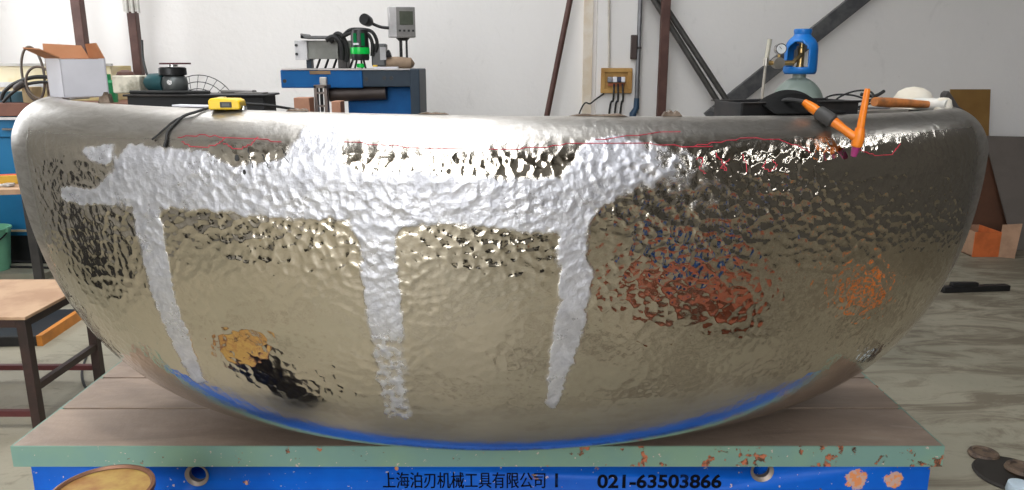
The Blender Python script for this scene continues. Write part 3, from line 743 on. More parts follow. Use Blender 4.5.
# round wire fan guard standing behind the table
fc = at(196, 112, 3.78); fr_ = (at(230, 100, 3.78) - at(192, 100, 3.78)).length * .98
fan = thing('floor_fan', 'round black wire cage floor fan behind the black table', 'fan', (fc.x, 3.85, 0))
WIRE = mat('black_wire', (.03, .03, .03), .4, .5)
fcz = at(196, 75, 3.85).z - fr_
for k, q in enumerate((1.0, .82, .64, .46, .28)):
    rr = fr_*q; MB().tube(arc_pts((fc.x, 3.85-.03*(1-q)*2, fcz), rr, 0, 2*PI, 40), .0022, 5, cap=False).build('ring', WIRE, fan)
for k in range(24):
    a = 2*PI*k/24; dx, dz = math.cos(a), math.sin(a)
    MB().tube([(fc.x+dx*fr_*.12, 3.79, fcz+dz*fr_*.12), (fc.x+dx*fr_*.6, 3.815, fcz+dz*fr_*.6), (fc.x+dx*fr_, 3.85, fcz+dz*fr_)], .0014, 5).build('spoke', WIRE, fan)
MB().cyl((fc.x, 3.78, fcz), (fc.x, 3.97, fcz), fr_*.16, seg=20).build('motor', BLACK, fan)
for k in range(3):
    a = 2*PI*k/3+.4; d = Vector((math.cos(a), 0, math.sin(a))); s_ = Vector((-d.z, 0, d.x)); o_ = Vector((fc.x, 3.87, fcz))
    MB().prism([o_+d*fr_*.12-s_*.02, o_+d*fr_*.85-s_*.06+Vector((0, .02, 0)), o_+d*fr_*.85+s_*.05-Vector((0, .01, 0)), o_+d*fr_*.12+s_*.02], (0, .004, 0)).build('blade', mat('grey_blade', (.25, .26, .27), .4), fan)
MB().cyl((fc.x, 3.93, .03), (fc.x, 3.93, fcz), .018, seg=12).build('pole', WIRE, fan)
MB().lathe([(0, .0), (.18, .0), (.18, .02), (.03, .04), (.0, .04)], (fc.x, 3.93, 0), 24).build('base', WIRE, fan)

# ------------------------------------------------------------------ back of the workshop
MAROON = mat('red_brown_paint', (0.065, 0.024, 0.017), 0.55, col2=(0.09, 0.038, 0.028), scale=9)
def post(px, py, Y, wpx, label, name='steel_post', ztop=ZC, z0=0.0):
    c = at(px, py, Y); w = wpx/FPX*Y*1.02
    t = thing(name, label, 'post', (c.x, Y, z0))
    MB().bx(c.x-w/2, c.x+w/2, Y-w/2, Y+w/2, z0, ztop).build('tube', MAROON, t, bevel=.004)
    MB().bx(c.x-w, c.x+w, Y-w, Y+w, z0, z0+.012).build('foot_plate', MAROON, t)
    return c, w
post(84, 55, 6.45, 9, 'red-brown square steel post behind the white carton')
c2, w_ = post(139, 70, 6.45, 8, 'red-brown square steel post behind the foam block, topped by pale tubes')
post(662, 90, 6.45, 8, 'red-brown square steel post between socket board and gas cylinder')
tb_ = thing('tube_bundle', 'bundle of pale plastic tubes hanging on the red-brown post', 'tubes', (c2.x-.08, 6.3, at(132, 12, 6.3).z))
for k in range(6):
    x = at(124.5+2.9*k, 8, 6.33).x; z = at(130, 11.5+(1.5 if k % 2 else 0), 6.33).z
    MB().cyl((x, 6.33-.012*(k % 2), z), (x, 6.33-.012*(k % 2), z+1.4), .0115, seg=10).build('tube', mat('pale_tube', (.55, .53, .49), .5), tb_)
tag(MB().tube(spline([at(142, 40, 6.42), at(143, 58, 6.38), at(147, 74, 6.3), at(152, 82, 6.2)], 6), .010, 8).build('hanging_cable', RUBBER), 'thin dark cable hanging beside the post behind the grinder', 'cable')

def lean(pa, pb, Y, ztop, r, label, name, m, flat=None, cat='pole', zlo=0.0):
    a, b_ = at(*pa, Y), at(*pb, Y)
    d = b_ - a
    lo = a + d * ((zlo - a.z)/d.z); hi = a + d * ((ztop - a.z)/d.z)
    mb = MB()
    if flat: mb.bar(lo, hi, flat[0], flat[1], up=(0, 1, 0))
    else: mb.tube([lo, hi], r, 12)
    return tag(mb.build(name, m, bevel=.003 if flat else 0), label, cat)
lean((570, 0), (547, 115), 6.55, 2.7, .024, 'thin red-brown pipe leaning on the white wall between machine and socket board', 'leaning_pipe', MAROON)
GREYST = mat('grey_painted_steel', (.060, .060, .065), .5, .2, col2=(.10, .10, .10), scale=10)
lean((654, 0), (721, 107), 6.58, 2.6, .024, 'lower of two parallel grey rods leaning against the back wall', 'steel_rod', mat('rod_steel', (.10, .095, .09), .45, .5), cat='rod')
lean((661, 0), (726, 99), 6.58, 2.6, .024, 'upper of two parallel grey rods leaning against the back wall', 'steel_rod', mat('rod_steel', (.10, .095, .09)), cat='rod')
lean((735, 98), (858, 0), 6.64, 3.2, .03, 'wide dark grey diagonal brace on the wall behind the gas cylinder', 'diagonal_brace', GREYST, flat=(.125, .06), cat='brace', zlo=1.05)

# socket board with plugs
SB_ = YB-.10
s0, s1 = at(601, 68, SB_), at(631, 93, SB_)
OAK = mat('yellow_board', (.45, .26, .075), .7, col2=(.36, .19, .05), scale=7)
sb = thing('socket_board', 'yellow wooden socket board with three plugs on the white wall', 'socket board', ((s0.x+s1.x)/2, SB_, s1.z))
MB().bx(s0.x, s1.x, SB_-.025, SB_-.001, s1.z, s0.z).build('back_board', OAK, sb, bevel=.004)
fw = .035
for (xa, xb, za, zb) in ((s0.x, s1.x, s0.z-fw, s0.z), (s0.x, s1.x, s1.z, s1.z+fw), (s0.x, s0.x+fw, s1.z+fw, s0.z-fw), (s1.x-fw, s1.x, s1.z+fw, s0.z-fw)):
    MB().bx(xa, xb, SB_-.045, SB_-.025, za, zb).build('frame_rail', OAK, sb, bevel=.003)
for k, (px, m_) in enumerate(((609.5, mat('grey_socket', (.25, .25, .27), .4)), (614.5, WHITE), (618.8, mat('navy_plug', (.03, .04, .09), .4)), (622.5, WHITE))):
    q = at(px, 79.5, SB_-.03); MB().box((q.x, SB_-.05, q.z), (.036, .05, .045), (0, 0, 0)).build('plug', m_, sb, bevel=.006)
q0, q1 = at(608, 83, SB_-.03), at(624, 86, SB_-.03)
MB().bx(q0.x, q1.x, SB_-.045, SB_-.025, q1.z, q0.z).build('socket_strip', mat('rust_red_strip', (.42, .12, .05), .6), sb, bevel=.003)
for k, (a, b_) in enumerate((((614, 84), (609, 116)), ((618, 84), (614.5, 116)), ((622.5, 84), (620, 116)))):
    A, B = at(*a, SB_-.05), at(*b_, SB_-.05)
    tag(MB().tube(spline([A, A*.5+B*.5+Vector((.01, -.03, 0)), B, Vector((B.x-.05, B.y-.02, .012)), Vector((B.x-.3, B.y-.3, .012))], 8), .0085, 8).build('power_cable', RUBBER),
        ('leftmost black cable hanging from the socket board', 'middle black cable hanging from the socket board', 'rightmost black cable hanging from the socket board')[k], 'cable', 'cables under the socket board')
A, B = at(604, 93.5, SB_-.03), at(578, 117, SB_-.05)
tag(MB().tube(spline([A, (A+B)/2+Vector((0, -.02, .02)), B, Vector((B.x-.3, B.y-.2, .012))], 8), .007, 8).build('slanting_cable', RUBBER), 'dark cable slanting down left from the socket board corner', 'cable')
A, B = at(609, -60, SB_-.012), at(609, 67, SB_-.012)
tag(MB().tube([A, B], .011, 10).build('conduit', mat('pale_conduit', (.55, .50, .44), .5)), 'thin pale conduit running down to the socket board', 'conduit')
cx_ = at(638, 60, SB_-.02).x
cd = thing('cable_pipe', 'grey vertical pipe with black switch box right of the socket board', 'pipe', (cx_, SB_-.02, .3))
MB().cyl((cx_, SB_-.025, at(638, 113, SB_).z), (cx_, SB_-.025, 3.4), .019, seg=14).build('pipe', mat('pipe_grey', (.22, .22, .23), .4, .6), cd)
q0, q1 = at(631, 35, SB_-.02), at(636, 59, SB_-.02)
MB().bx(q0.x, q1.x, SB_-.06, SB_-.005, q1.z, q0.z).build('switch_box', mat('switch_black', (.05, .03, .025), .5), cd, bevel=.004)
MB().bx(cx_-.035, cx_+.02, SB_-.045, SB_-.0, at(638, 48, SB_).z-.01, at(638, 48, SB_).z+.01).build('clip', STEEL_DK, cd)
q = at(633, 113, SB_-.03)
MB().tube([(cx_, SB_-.025, at(638, 98, SB_).z), (cx_, SB_-.025, at(638, 108, SB_).z), (q.x, SB_-.03, q.z), (q.x, SB_-.03, .3)], [.022, .026, .03, .03], 12).build('gland', mat('blue_gland', (.015, .05, .10), .5), cd)

# ------------------------------------------------------------------ gas cylinder with blue valve guard and regulator
GY = 4.3
gx = at(798, 90, GY).x; zs = at(798, 77, GY).z
gas = thing('gas_cylinder', 'grey-green gas cylinder with open blue valve guard and regulator', 'gas cylinder', (gx, GY, 0))
rC = .138
CYLG = mat('cylinder_green_grey', (.20, .25, .22), .35, col2=(.24, .29, .26), scale=4)
sh = [(rC*math.cos(t)*1.0+.0, (zs-.155)+.155*math.sin(t)) for t in np.linspace(0, R(72), 12)]
MB().lathe([(0, 0), (rC-.01, 0), (rC, .02)] + sh + [(.035, zs-.004), (.035, zs+.02), (0, zs+.02)], (gx, GY, 0), 40).build('cylinder_body', CYLG, gas)
CBL = mat('guard_blue', (.008, .17, .55), .4, var=.06)
gz0, gz1 = at(798, 74, GY).z, at(798, 29, GY).z; hh = gz1-gz0
def guard_prof(t):
    # radius along height 0..1
    pts = [(0, .080), (.06, .088), (.55, .086), (.68, .080), (.78, .066), (.85, .046), (.90, .042), (.93, .048), (1.0, .046)]
    return np.interp(t, [p_[0] for p_ in pts], [p_[1] for p_ in pts])
mb = MB(); seg = 48; tt = np.linspace(0, 1, 26)
vid = {}
for i, t in enumerate(tt):
    for k in range(seg):
        a = 2*PI*k/seg
        mb.v.append((gx+guard_prof(t)*math.cos(a), GY+guard_prof(t)*math.sin(a), gz0+t*hh))
def in_open(t, a):
    d = (a-R(236)+PI) % (2*PI)-PI; d2 = (a-R(56)+PI) % (2*PI)-PI
    lim = R(40)*math.sqrt(max(0, 1-(max(0, t-.50)/.22)**2))
    return .16 < t < .72 and (abs(d) < lim or abs(d2) < lim)
for i in range(25):
    for k in range(seg):
        if in_open((tt[i]+tt[i+1])/2, 2*PI*(k+.5)/seg): continue
        mb.f.append((i*seg+k, i*seg+(k+1) % seg, (i+1)*seg+(k+1) % seg, (i+1)*seg+k))
mb.f.append(tuple(25*seg+k for k in range(seg)))
mb.build('valve_guard', CBL, gas, solid=.006)
vz = gz0+.45*hh
MB().lathe([(.028, zs+.02), (.030, gz0+.10*hh), (.018, gz0+.2*hh), (.018, vz+.03), (.012, vz+.035), (.012, vz+.06), (0, vz+.06)], (gx, GY, 0), 18).build('valve', BRASS, gas)
MB().lathe([(0, vz+.055), (.026, vz+.055), (.026, vz+.085), (0, vz+.085)], (gx, GY, 0), 14).build('hand_wheel', mat('white_knob', (.8, .8, .78), .5), gas)
rx, rz_ = at(778, 63, GY-.06).x, at(778, 63, GY-.06).z
reg = MB(); reg.cyl((gx, GY-.01, vz), (gx-.06, GY-.05, rz_), .011, seg=12); reg.cyl((gx-.055, GY-.047, rz_), (rx+.012, GY-.06, rz_), .014, seg=12)
reg.build('inlet_stem', BRASS, gas)
MB().cyl((rx, GY-.085, rz_), (rx, GY-.03, rz_), .030, seg=20).build('regulator_body', mat('nickel', (.55, .52, .47), .3, .9), gas)
ggz = at(778, 49, GY-.06).z
gg = MB().cyl((rx, GY-.095, ggz), (rx, GY-.06, ggz), .029, seg=24).build('gauge', CHROME, gas)
MB().cyl((rx, GY-.098, ggz), (rx, GY-.095, ggz), .024, seg=24).build('dial', mat('dial_white', (.75, .76, .76), .3), gg)
MB().bar((rx, GY-.099, ggz), (rx-.012, GY-.099, ggz+.012), .003, .002).build('needle', BLK, gg)
MB().cyl((rx, GY-.07, rz_+.025), (rx, GY-.07, ggz-.025), .008, seg=10).build('gauge_stem', BRASS, gas)
fx = at(767, 60, GY-.06).x
MB().tube([(rx, GY-.06, rz_), (fx, GY-.06, rz_)], .012, 12).build('outlet', BRASS, gas)
q0, q1 = at(766, 62, GY-.06), at(770, 39, GY-.06)
MB().tube([q0, q1], .012, 14).build('flow_tube', mat('flow_tube_clear', (.50, .47, .38), .25), gas)
MB().tube([q0+Vector((0, 0, -.02)), q0+Vector((0, 0, .02))], .017, 12).build('flow_base', mat('nickel', (.55, .52, .47)), gas)
MB().tube(spline([q0, at(764, 80, GY-.06), at(762, 100, GY-.06), (at(762, 100, GY).x-.02, GY-.05, .9), (at(762, 100, GY).x, GY-.08, .02)], 8), .008, 8).build('gas_hose', mat('clear_hose', (.42, .38, .32), .35), gas)
q = at(812, 86, GY-.13)
mb = MB(); mb.box((q.x, GY-.088, zs-.06), (.034, .003, .03), (R(-30), 0, R(28))); mb.build('paper_tag', WHITE, gas)

# ------------------------------------------------------------------ blue machine at the wall
MY = 4.9
MBL = mat('machine_blue', (.003, .115, .36), .55, col2=(.003, .09, .30), scale=5, spec=.25)
MDK = mat('machine_slate', (.028, .045, .065), .5, col2=(.022, .036, .055), scale=5, spec=.3)
def mx(px, Y=MY): return at(px, 70, Y).x
def mz(py, Y=MY): return at(340, py, Y).z
mach = thing('blue_machine', 'blue bench machine with long overhanging table behind the shell', 'machine', (mx(385), MY+.2, 0))
MB().bx(mx(280), mx(362), MY, MY+.30, mz(88), mz(70)).build('table_beam', MBL, mach, bevel=.006)
MB().bx(mx(362), mx(411), MY, MY+.30, mz(87), mz(70)).build('side_cover', MDK, mach, bevel=.006)
MB().bx(mx(410), mx(419.5), MY-.02, MY+.36, 0, mz(69)).build('column', MDK, mach, bevel=.006)
MB().bx(mx(343), mx(411), MY+.10, MY+.34, 0, mz(87)).build('cabinet', MBL, mach, bevel=.006)
MB().bx(mx(282), mx(410), MY-.01, MY+.31, mz(70), mz(68.6)).build('bed_plate', mat('pale_bed', (.55, .52, .50), .5, .3), mach)
MB().cyl((mx(326), MY+.06, mz(95)), (mx(384), MY+.06, mz(93)), .045, seg=20).build('roller', mat('roller_brown', (.06, .045, .04), .5, .3), mach)
for px, py in ((366, 79), (384, 78), (391, 78), (284, 81)):
    MB().cyl((mx(px), MY-.004, mz(py)), (mx(px), MY+.01, mz(py)), .012, seg=10).build('bolt', BLACK, mach)
MB().box((mx(320), MY-.002, mz(72.5)), (.13, .006, .022)).build('worn_patch', mat('worn_tan', (.30, .20, .11), .7), mach, bevel=.002)
# rail on top
rl = MB().bx(mx(304), mx(353), MY+.12, MY+.26, mz(59), mz(40)).build('rail_housing', mat('rail_grey', (.27, .27, .24), .5), mach, bevel=.004)
MB().bx(mx(292), mx(304.5), MY+.09, MY+.28, mz(60), mz(40)).build('end_plate', mat('white_plate', (.68, .67, .68), .5), mach, bevel=.003)
for py in (45, 54): MB().cyl((mx(294), MY+.08, mz(py)), (mx(294), MY+.1, mz(py)), .009, seg=8).build('bolt', BLACK, mach)
MB().bx(mx(300), mx(333), MY+.06, MY+.30, mz(38), mz(35.5)).build('cover_plate', mat('cover_grey', (.16, .16, .16), .5), mach)
MB().prism([(mx(300), MY+.06, mz(38)), (mx(300), MY+.06, mz(33)), (mx(304), MY+.06, mz(38))], (0, .24, 0)).build('cover_lip', mat('cover_grey', (.16, .16, .16)), mach)
for k in range(5):
    px = 312+k*8.5
    MB().bar((mx(px+2.5), MY+.16, mz(59)), (mx(px), MY+.12, mz(69)), .010, .010).build('strut', BLACK, mach)
MB().bx(mx(301), mx(306), MY+.14, MY+.2, mz(70), mz(59)).build('support_foot', MDK, mach)
MB().bx(mx(334), mx(343), MY+.12, MY+.24, mz(69), mz(40)).build('carriage', mat('carriage_dark', (.07, .06, .055), .5), mach, bevel=.004)
for k, pts in enumerate((((330, 42), (337, 34), (343, 38), (347, 50), (346, 62)), ((326, 40), (334, 37), (341, 45), (342, 60)),
                         ((342, 37), (350, 30), (362, 29.5), (372, 32), (377, 42), (375, 52)), ((344, 36), (354, 32), (366, 33), (372, 42), (372, 56)))):
    MB().tube(spline([at(a, b_, MY+.08-.01*k) for a, b_ in pts], 6), .016 if k < 2 else .011, 8).build('hose', RUBBER, mach)
mh = MB(); mh.box((mx(377), MY+.12, mz(55)), (.09, .10, .14)); mh.build('head_block', mat('head_grey', (.10, .10, .10), .5), mach, bevel=.01)
MB().bx(mx(379), mx(385), MY+.06, MY+.1, mz(60), mz(47)).build('scale_plate', mat('scale_grey', (.42, .41, .41), .4), mach)
MB().cyl((mx(384), MY+.08, mz(55)), (mx(389), MY+.08, mz(53)), .018, .024, seg=12).build('knob', BLACK, mach)
# clamp below the beam
k0, k1 = mx(313, MY-.1), mx(326, MY-.1)
cb = MB()
cb.bx(k0, k0+.018, MY-.11, MY-.06, mz(113, MY-.1), mz(86, MY-.1)); cb.bx(k1-.018, k1, MY-.11, MY-.06, mz(113, MY-.1), mz(86, MY-.1))
cb.bx(k0, k1, MY-.105, MY-.065, mz(107, MY-.1), mz(105, MY-.1)); cb.bx(k0, k1, MY-.105, MY-.065, mz(94, MY-.1), mz(92, MY-.1)); cb.bx(k0, k1, MY-.11, MY-.002, mz(88, MY-.1), mz(85, MY-.1))
cb.build('clamp_frame', mat('clamp_steel', (.22, .18, .16), .5, .5), mach)
MB().bx((k0+k1)/2-.022, (k0+k1)/2+.022, MY-.03, MY-.001, mz(86), mz(77)).build('clamp_head', mat('clamp_pale', (.50, .47, .43), .5, .5), mach, bevel=.006)
MB().cyl(((k0+k1)/2, MY-.085, mz(112, MY-.1)), ((k0+k1)/2, MY-.085, mz(86, MY-.1)), .010, seg=10).build('clamp_screw', STEEL_DK, mach)
# pendant control box and its post
pb = thing('control_box', 'grey control box with dark screen on a thin post over the machine', 'control box', (mx(400), MY+.18, mz(68.6)))
x0, x1 = mx(384.5), mx(413.5); zb, zt = mz(37), mz(5)
bm_ = Matrix.Rotation(R(14), 3, 'Z'); cc = Vector(((x0+x1)/2, MY+.18, (zb+zt)/2))
MB().box(cc, (.165, .10, zt-zb), bm_).build('housing', mat('housing_pale', (.55, .53, .53), .5), pb, bevel=.006)
fp = MB().box(cc+bm_ @ Vector((.022, -.052, 0)), (.118, .006, (zt-zb)*.96), bm_).build('face_plate', mat('face_grey', (.22, .21, .20), .5), pb, bevel=.002)
MB().box(cc+bm_ @ Vector((.025, -.056, .025)), (.085, .004, .082), bm_).build('screen', mat('dead_screen', (.09, .10, .075), .2), fp)
for k in range(4):
    MB().box(cc+bm_ @ Vector((-.018+.028*k, -.056, -.052)), (.014, .006, .012), bm_).build('button', BLACK, fp)
MB().cyl((mx(400)-.015, MY+.18, mz(68.6)), (mx(400)-.015, MY+.18, zb), .010, seg=10).build('post', STEEL_DK, pb)
MB().cyl((mx(400)+.022, MY+.18, mz(68.6)), (mx(400)+.022, MY+.18, zb), .007, seg=10).build('post', STEEL_DK, pb)
MB().lathe([(0, 0), (.03, 0), (.045, .018), (0, .018)], (mx(400), MY+.18, zb-.018), 16).build('bracket', STEEL_DK, pb)
# black lamp on gooseneck
ga, gb_ = at(389, 28, MY+.14), at(371, 23, MY+.12)
ld = (at(364, 19, MY+.05)-gb_)
hd = MB().tube([gb_, gb_+ld*.12, gb_+ld*.35, gb_+ld*.9, gb_+ld*1.05], [.010, .024, .033, .036, .034], 18).build('lamp_head', BLACK, pb)
MB().tube(spline([ga, (ga+gb_)/2+Vector((0, 0, -.008)), gb_], 6), .010, 10).build('gooseneck', BLACK, pb)
# green laser level
lvx = mx(359.5); lvz = mz(68.6)
lv = thing('laser_level', 'black laser level with glowing green ring on the machine table', 'laser level', (lvx, MY+.05, lvz))
for a in (R(90), R(210), R(330)):
    MB().cyl((lvx+.04*math.cos(a), MY+.05+.04*math.sin(a), lvz), (lvx+.025*math.cos(a), MY+.05+.025*math.sin(a), lvz+.05), .006, seg=8).build('foot', BLACK, lv)
GLOW = mat('green_glow', (.0, .42, .05), .3, emit=.22, var=.02)
MB().lathe([(0, .05), (.05, .05), (.055, .062), (.055, .088), (0, .088)], (lvx, MY+.05, lvz), 24).build('base_dial', BLACK, lv)
MB().lathe([(.02, .005), (.026, .008), (.026, .03), (.02, .03)], (lvx, MY+.05, lvz), 14).build('light_foot', GLOW, lv)
MB().lathe([(0, .088), (.058, .088), (.060, .10), (.058, .128), (0, .128)], (lvx, MY+.05, lvz), 24).build('light_ring', GLOW, lv)
MB().lathe([(0, .128), (.056, .128), (.054, .21), (.045, .235), (.02, .24), (0, .24)], (lvx, MY+.05, lvz), 24).build('laser_head', BLACK, lv)
for a in (R(250), R(300)):
    MB().box((lvx+.055*math.cos(a), MY+.05+.055*math.sin(a), lvz+.175), (.022, .006, .075), (0, 0, a+PI/2)).build('laser_window', mat('green_glass', (.0, .16, .045), .15), lv)
MB().bar((lvx-.03, MY-.004, lvz+.148), (lvx+.005, MY-.010, lvz+.148), .003, .012).build('white_mark', WHITE, lv)
# sack and wooden blocks
tag(MB().tube([(mx(377), MY+.14, mz(64)), (mx(380), MY+.12, mz(63)), (mx(395), MY+.12, mz(63)), (mx(408), MY+.13, mz(63.5)), (mx(411), MY+.14, mz(65))], [.02, .036, .04, .036, .015], 14).build('brown_parcel', mat('brown_paper', (.34, .24, .16), .8)), 'brown paper parcel lying on the machine below the control box', 'parcel')
tag(MB().bx(mx(374), mx(398), MY+.0, MY+.05, mz(68.6), mz(66.8)).build('white_ruler', WHITE), 'white flat strip on the machine table in front of the parcel', 'ruler')
tag(MB().bx(mx(373), mx(377), MY-.0, MY+.03, mz(66.8), mz(65)).build('yellow_tag', mat('yellow_plastic', (.86, .56, .01))), 'tiny yellow piece on the white strip beside the laser level', 'tag')
wz = mz(113, 4.72)
tag(MB().bx(mx(293.5, 4.72), mx(309, 4.72), 4.68, 4.80, wz-.4, mz(97.5, 4.72)).build('wood_block', mat('pink_wood', (.52, .27, .17), .7, col2=(.45, .22, .14), scale=8), bevel=.003), 'pinkish wooden block left of the clamp under the machine', 'block')
tag(MB().bx(mx(331, 4.72), mx(340, 4.72), 4.68, 4.80, wz-.4, mz(101, 4.72)).build('wood_block', mat('pink_wood', (.52, .27, .17)), bevel=.003), 'narrow pinkish wooden block right of the clamp under the machine', 'block')
tag(MB().bx(mx(285, 4.74), mx(345, 4.74), 4.64, 4.86, 0, wz-.4).build('block_stand', STEEL_DK, bevel=.004), 'dark stand under the pinkish wooden blocks', 'stand')

# ------------------------------------------------------------------ left: blue workbench and what is on it
BY = 5.6
BB = mat('bench_blue', (.012, .155, .33), .45, col2=(.010, .13, .29), scale=4)
bz = at(10, 104, BY).z
wbn = thing('workbench', 'blue steel workbench with brown top along the left back wall', 'workbench', (-3.5, BY+.35, 0))
BX0, BX1 = -4.5, -2.7
def bzz(py): return at(15, py, BY).z
MB().bx(BX0, BX1, BY-.03, BY+.75, bzz(116), bzz(103)).build('bench_top', mat('bench_brown', (.17, .07, .045), .6), wbn, bevel=.004)
MB().bx(BX0, BX1, BY-.035, BY, bzz(119.5), bzz(117)).build('edge_strip', mat('strip_white', (.6, .6, .6), .5), wbn)
for k in range(3):
    xa = BX0+.02+k*.6; 
    dr = MB().bx(xa, xa+.57, BY, BY+.02, bzz(137), bzz(120)).build('drawer', BB, wbn, bevel=.003)
    MB().bx(xa+.2, xa+.37, BY-.02, BY, bzz(130), bzz(128)).build('handle', CHROME, dr)
    dr = MB().bx(xa, xa+.57, BY+.015, BY+.035, bzz(236), bzz(138)).build('door', BB, wbn, bevel=.003)
    MB().bx(xa+.50, xa+.52, BY-.01, BY+.015, bzz(200), bzz(180)).build('handle', CHROME, dr)
MB().bx(BX0, BX1, BY+.036, BY+.72, bzz(236), bzz(116)).build('carcass', BB, wbn)
MB().bx(BX0, BX1, BY+.005, BY+.014, bzz(232), bzz(230)).build('trim_strip', mat('trim_tan', (.45, .36, .22), .5), wbn)
MB().bx(BX0+.02, BX1-.02, BY+.05, BY+.7, 0, bzz(236)).build('plinth', BLACK, wbn)
BT = bzz(103)
# cream crate of glass
cr = thing('cream_crate', 'long cream wooden crate on the blue workbench', 'crate', (-3.6, BY+.45, BT))
CRM = mat('cream_paint', (.66, .58, .40), .7, col2=(.52, .42, .20), scale=3)
za = at(50, 66, BY+.3).z; x1 = at(112, 80, BY+.3).x
MB().bx(-4.4, x1, BY+.30, BY+.32, BT, za).build('front_board', CRM, cr, bevel=.003)
MB().bx(-4.4, x1, BY+.60, BY+.62, BT, za).build('back_board', CRM, cr, bevel=.003)
MB().bx(x1-.02, x1, BY+.32, BY+.60, BT, za).build('end_board', CRM, cr, bevel=.003)
MB().bx(-4.4, x1+.01, BY+.285, BY+.32, za, za+.018).build('rim_rail', mat('rim_grey', (.45, .43, .40), .5), cr)
MB().bx(-4.4, x1, BY+.28, BY+.30, at(50, 87, BY+.3).z, at(50, 82, BY+.3).z).build('lower_rail', mat('strip_white', (.6, .6, .6)), cr)
for k, (pa, pb_) in enumerate(((0, 13), (14, 27))):
    tag(MB().bx(at(pa, 95, BY+.1).x, at(pb_, 95, BY+.1).x, BY+.06, BY+.2, BT, at(5, 91.5, BY+.1).z).build('flat_case', mat('teal_case', (.025, .075, .10), .4), bevel=.004),
        ('flat dark teal case at the far left of the workbench', 'flat dark teal case on the workbench beside the shell rim')[k], 'case', 'flat cases on the workbench')
tag(MB().bx(at(24, 95, BY+.05).x, at(34, 95, BY+.05).x, BY+.03, BY+.15, BT, at(30, 87, BY+.05).z).build('cardboard_box', mat('tan_card', (.48, .36, .20), .8), bevel=.003), 'small tan cardboard box on the workbench under the cable loops', 'box')
HW = mat('brown_wire', (.10, .07, .05), .5)
for k, (cxp, cyp, rxp, ryp, lab) in enumerate(((33, 74, 10.5, 25, 'thin brown wire hoop standing over the workbench'), (40, 83, 13, 15, 'small dark wire hoop leaning on the workbench'))):
    c_ = at(cxp, cyp, BY+.02-.06*k); u = BY*1.03/FPX
    tag(MB().tube([(c_.x+rxp*u*math.cos(t), BY+.02-.06*k, c_.z+ryp*u*math.sin(t)) for t in np.linspace(-.55*PI*.9, 1.5*PI, 40)], .009, 8).build('wire_hoop', HW), lab, 'wire hoop')
for k, pts in enumerate((((1, 100), (4, 92), (14, 84), (30, 78), (45, 77), (56, 80)), ((3, 102), (12, 93), (28, 84), (48, 82), (58, 84)))):
    P = [at(a, b_, BY-.01-.02*k) for a, b_ in pts]
    tag(MB().tube(spline(P, 8), .014 - .003*k, 8).build('welding_cable', RUBBER), ('upper black cable curving over the workbench at far left', 'lower black cable curving over the workbench at far left')[k], 'cable', 'black cables on the workbench')
P0, P1 = at(14, 89, BY-.03), at(24, 82, BY-.03)
tag(MB().tube([P0, P0*.8+P1*.2, P0*.2+P1*.8, P1], [.012, .02, .02, .012], 12).build('cable_connector', mat('connector_brown', (.06, .05, .045), .6)), 'dark cable connector on the black cables at far left', 'connector')
tag(MB().bx(at(48, 90, BY+.1).x, at(58, 90, BY+.1).x, BY+.08, BY+.2, BT, at(50, 82, BY+.1).z).build('rusty_block', SCRAP, bevel=.006), 'rusty block on the workbench left of the white carton', 'block')
tag(MB().lathe([(0, 0), (.06, 0), (.065, .14), (.03, .16), (.03, .2), (0, .2)], (at(108, 90, BY+.1).x, BY+.1, BT), 16).build('green_can', mat('green_can', (.02, .22, .08), .4)), 'small green can on the workbench right of the white carton', 'can')

# low wooden table with tools in front of the bench
WTZ = .74; wt0 = on_z(0, 205, WTZ)
wt = thing('tool_table', 'low wooden table with tools in front of the blue workbench', 'table', (-3.45, 4.95, 0))
wm = Matrix.Rotation(R(14), 3, 'Z'); wc_ = Vector((-3.62, 5.05, 0))
def wl(x, y, z): return wc_ + wm @ Vector((x, y, 0)) + Vector((0, 0, z))
MB().box(wl(0, 0, WTZ-.02), (.95, .55, .035), wm).build('table_top', WOOD, wt, bevel=.003)
for sx in (-1, 1):
    for sy in (-1, 1): MB().box(wl(sx*.42, sy*.22, (WTZ-.04)/2), (.05, .05, WTZ-.04), wm).build('leg', mat('leg_steel', (.06, .055, .05), .5, .5), wt)
tools = (('orange_pipe', (.70, .10, .015), .12, .022, 'orange bar lying at the back of the low wooden table', 'bar'),
         ('red_bar', (.55, .06, .02), .03, .016, 'red bar lying in the middle of the low wooden table', 'bar'),
         ('yellow_level', (.70, .42, .03), -.08, .018, 'yellow spirit level on the low wooden table', 'level'),
         ('steel_spanner', (.55, .55, .55), -.18, .014, 'silver spanner at the front of the low wooden table', 'spanner'))
for k, (nm_, cl_, yy, r_, lab, cat_) in enumerate(tools):
    mm = mat(nm_+'_paint', cl_, .4, .8 if 'steel' in nm_ else 0)
    A, B = wl(-.40, yy-.02, WTZ+.0), wl(.42-.04*k, yy+.03, WTZ+.0)
    mb = MB()
    if k < 2: mb.tube([A+Vector((0, 0, r_)), B+Vector((0, 0, r_))], r_, 12)
    elif k == 2: mb.bar(A+Vector((0, 0, .03)), B+Vector((0, 0, .03)), .025, .055)
    else:
        mb.bar(A+Vector((0, 0, .010)), B+Vector((0, 0, .010)), .03, .014)
        mb.cyl(B+Vector((0, 0, .002)), B+Vector((0, 0, .02)), .035, seg=14)
    tag(mb.build(nm_, mm, bevel=.002), lab, cat_)
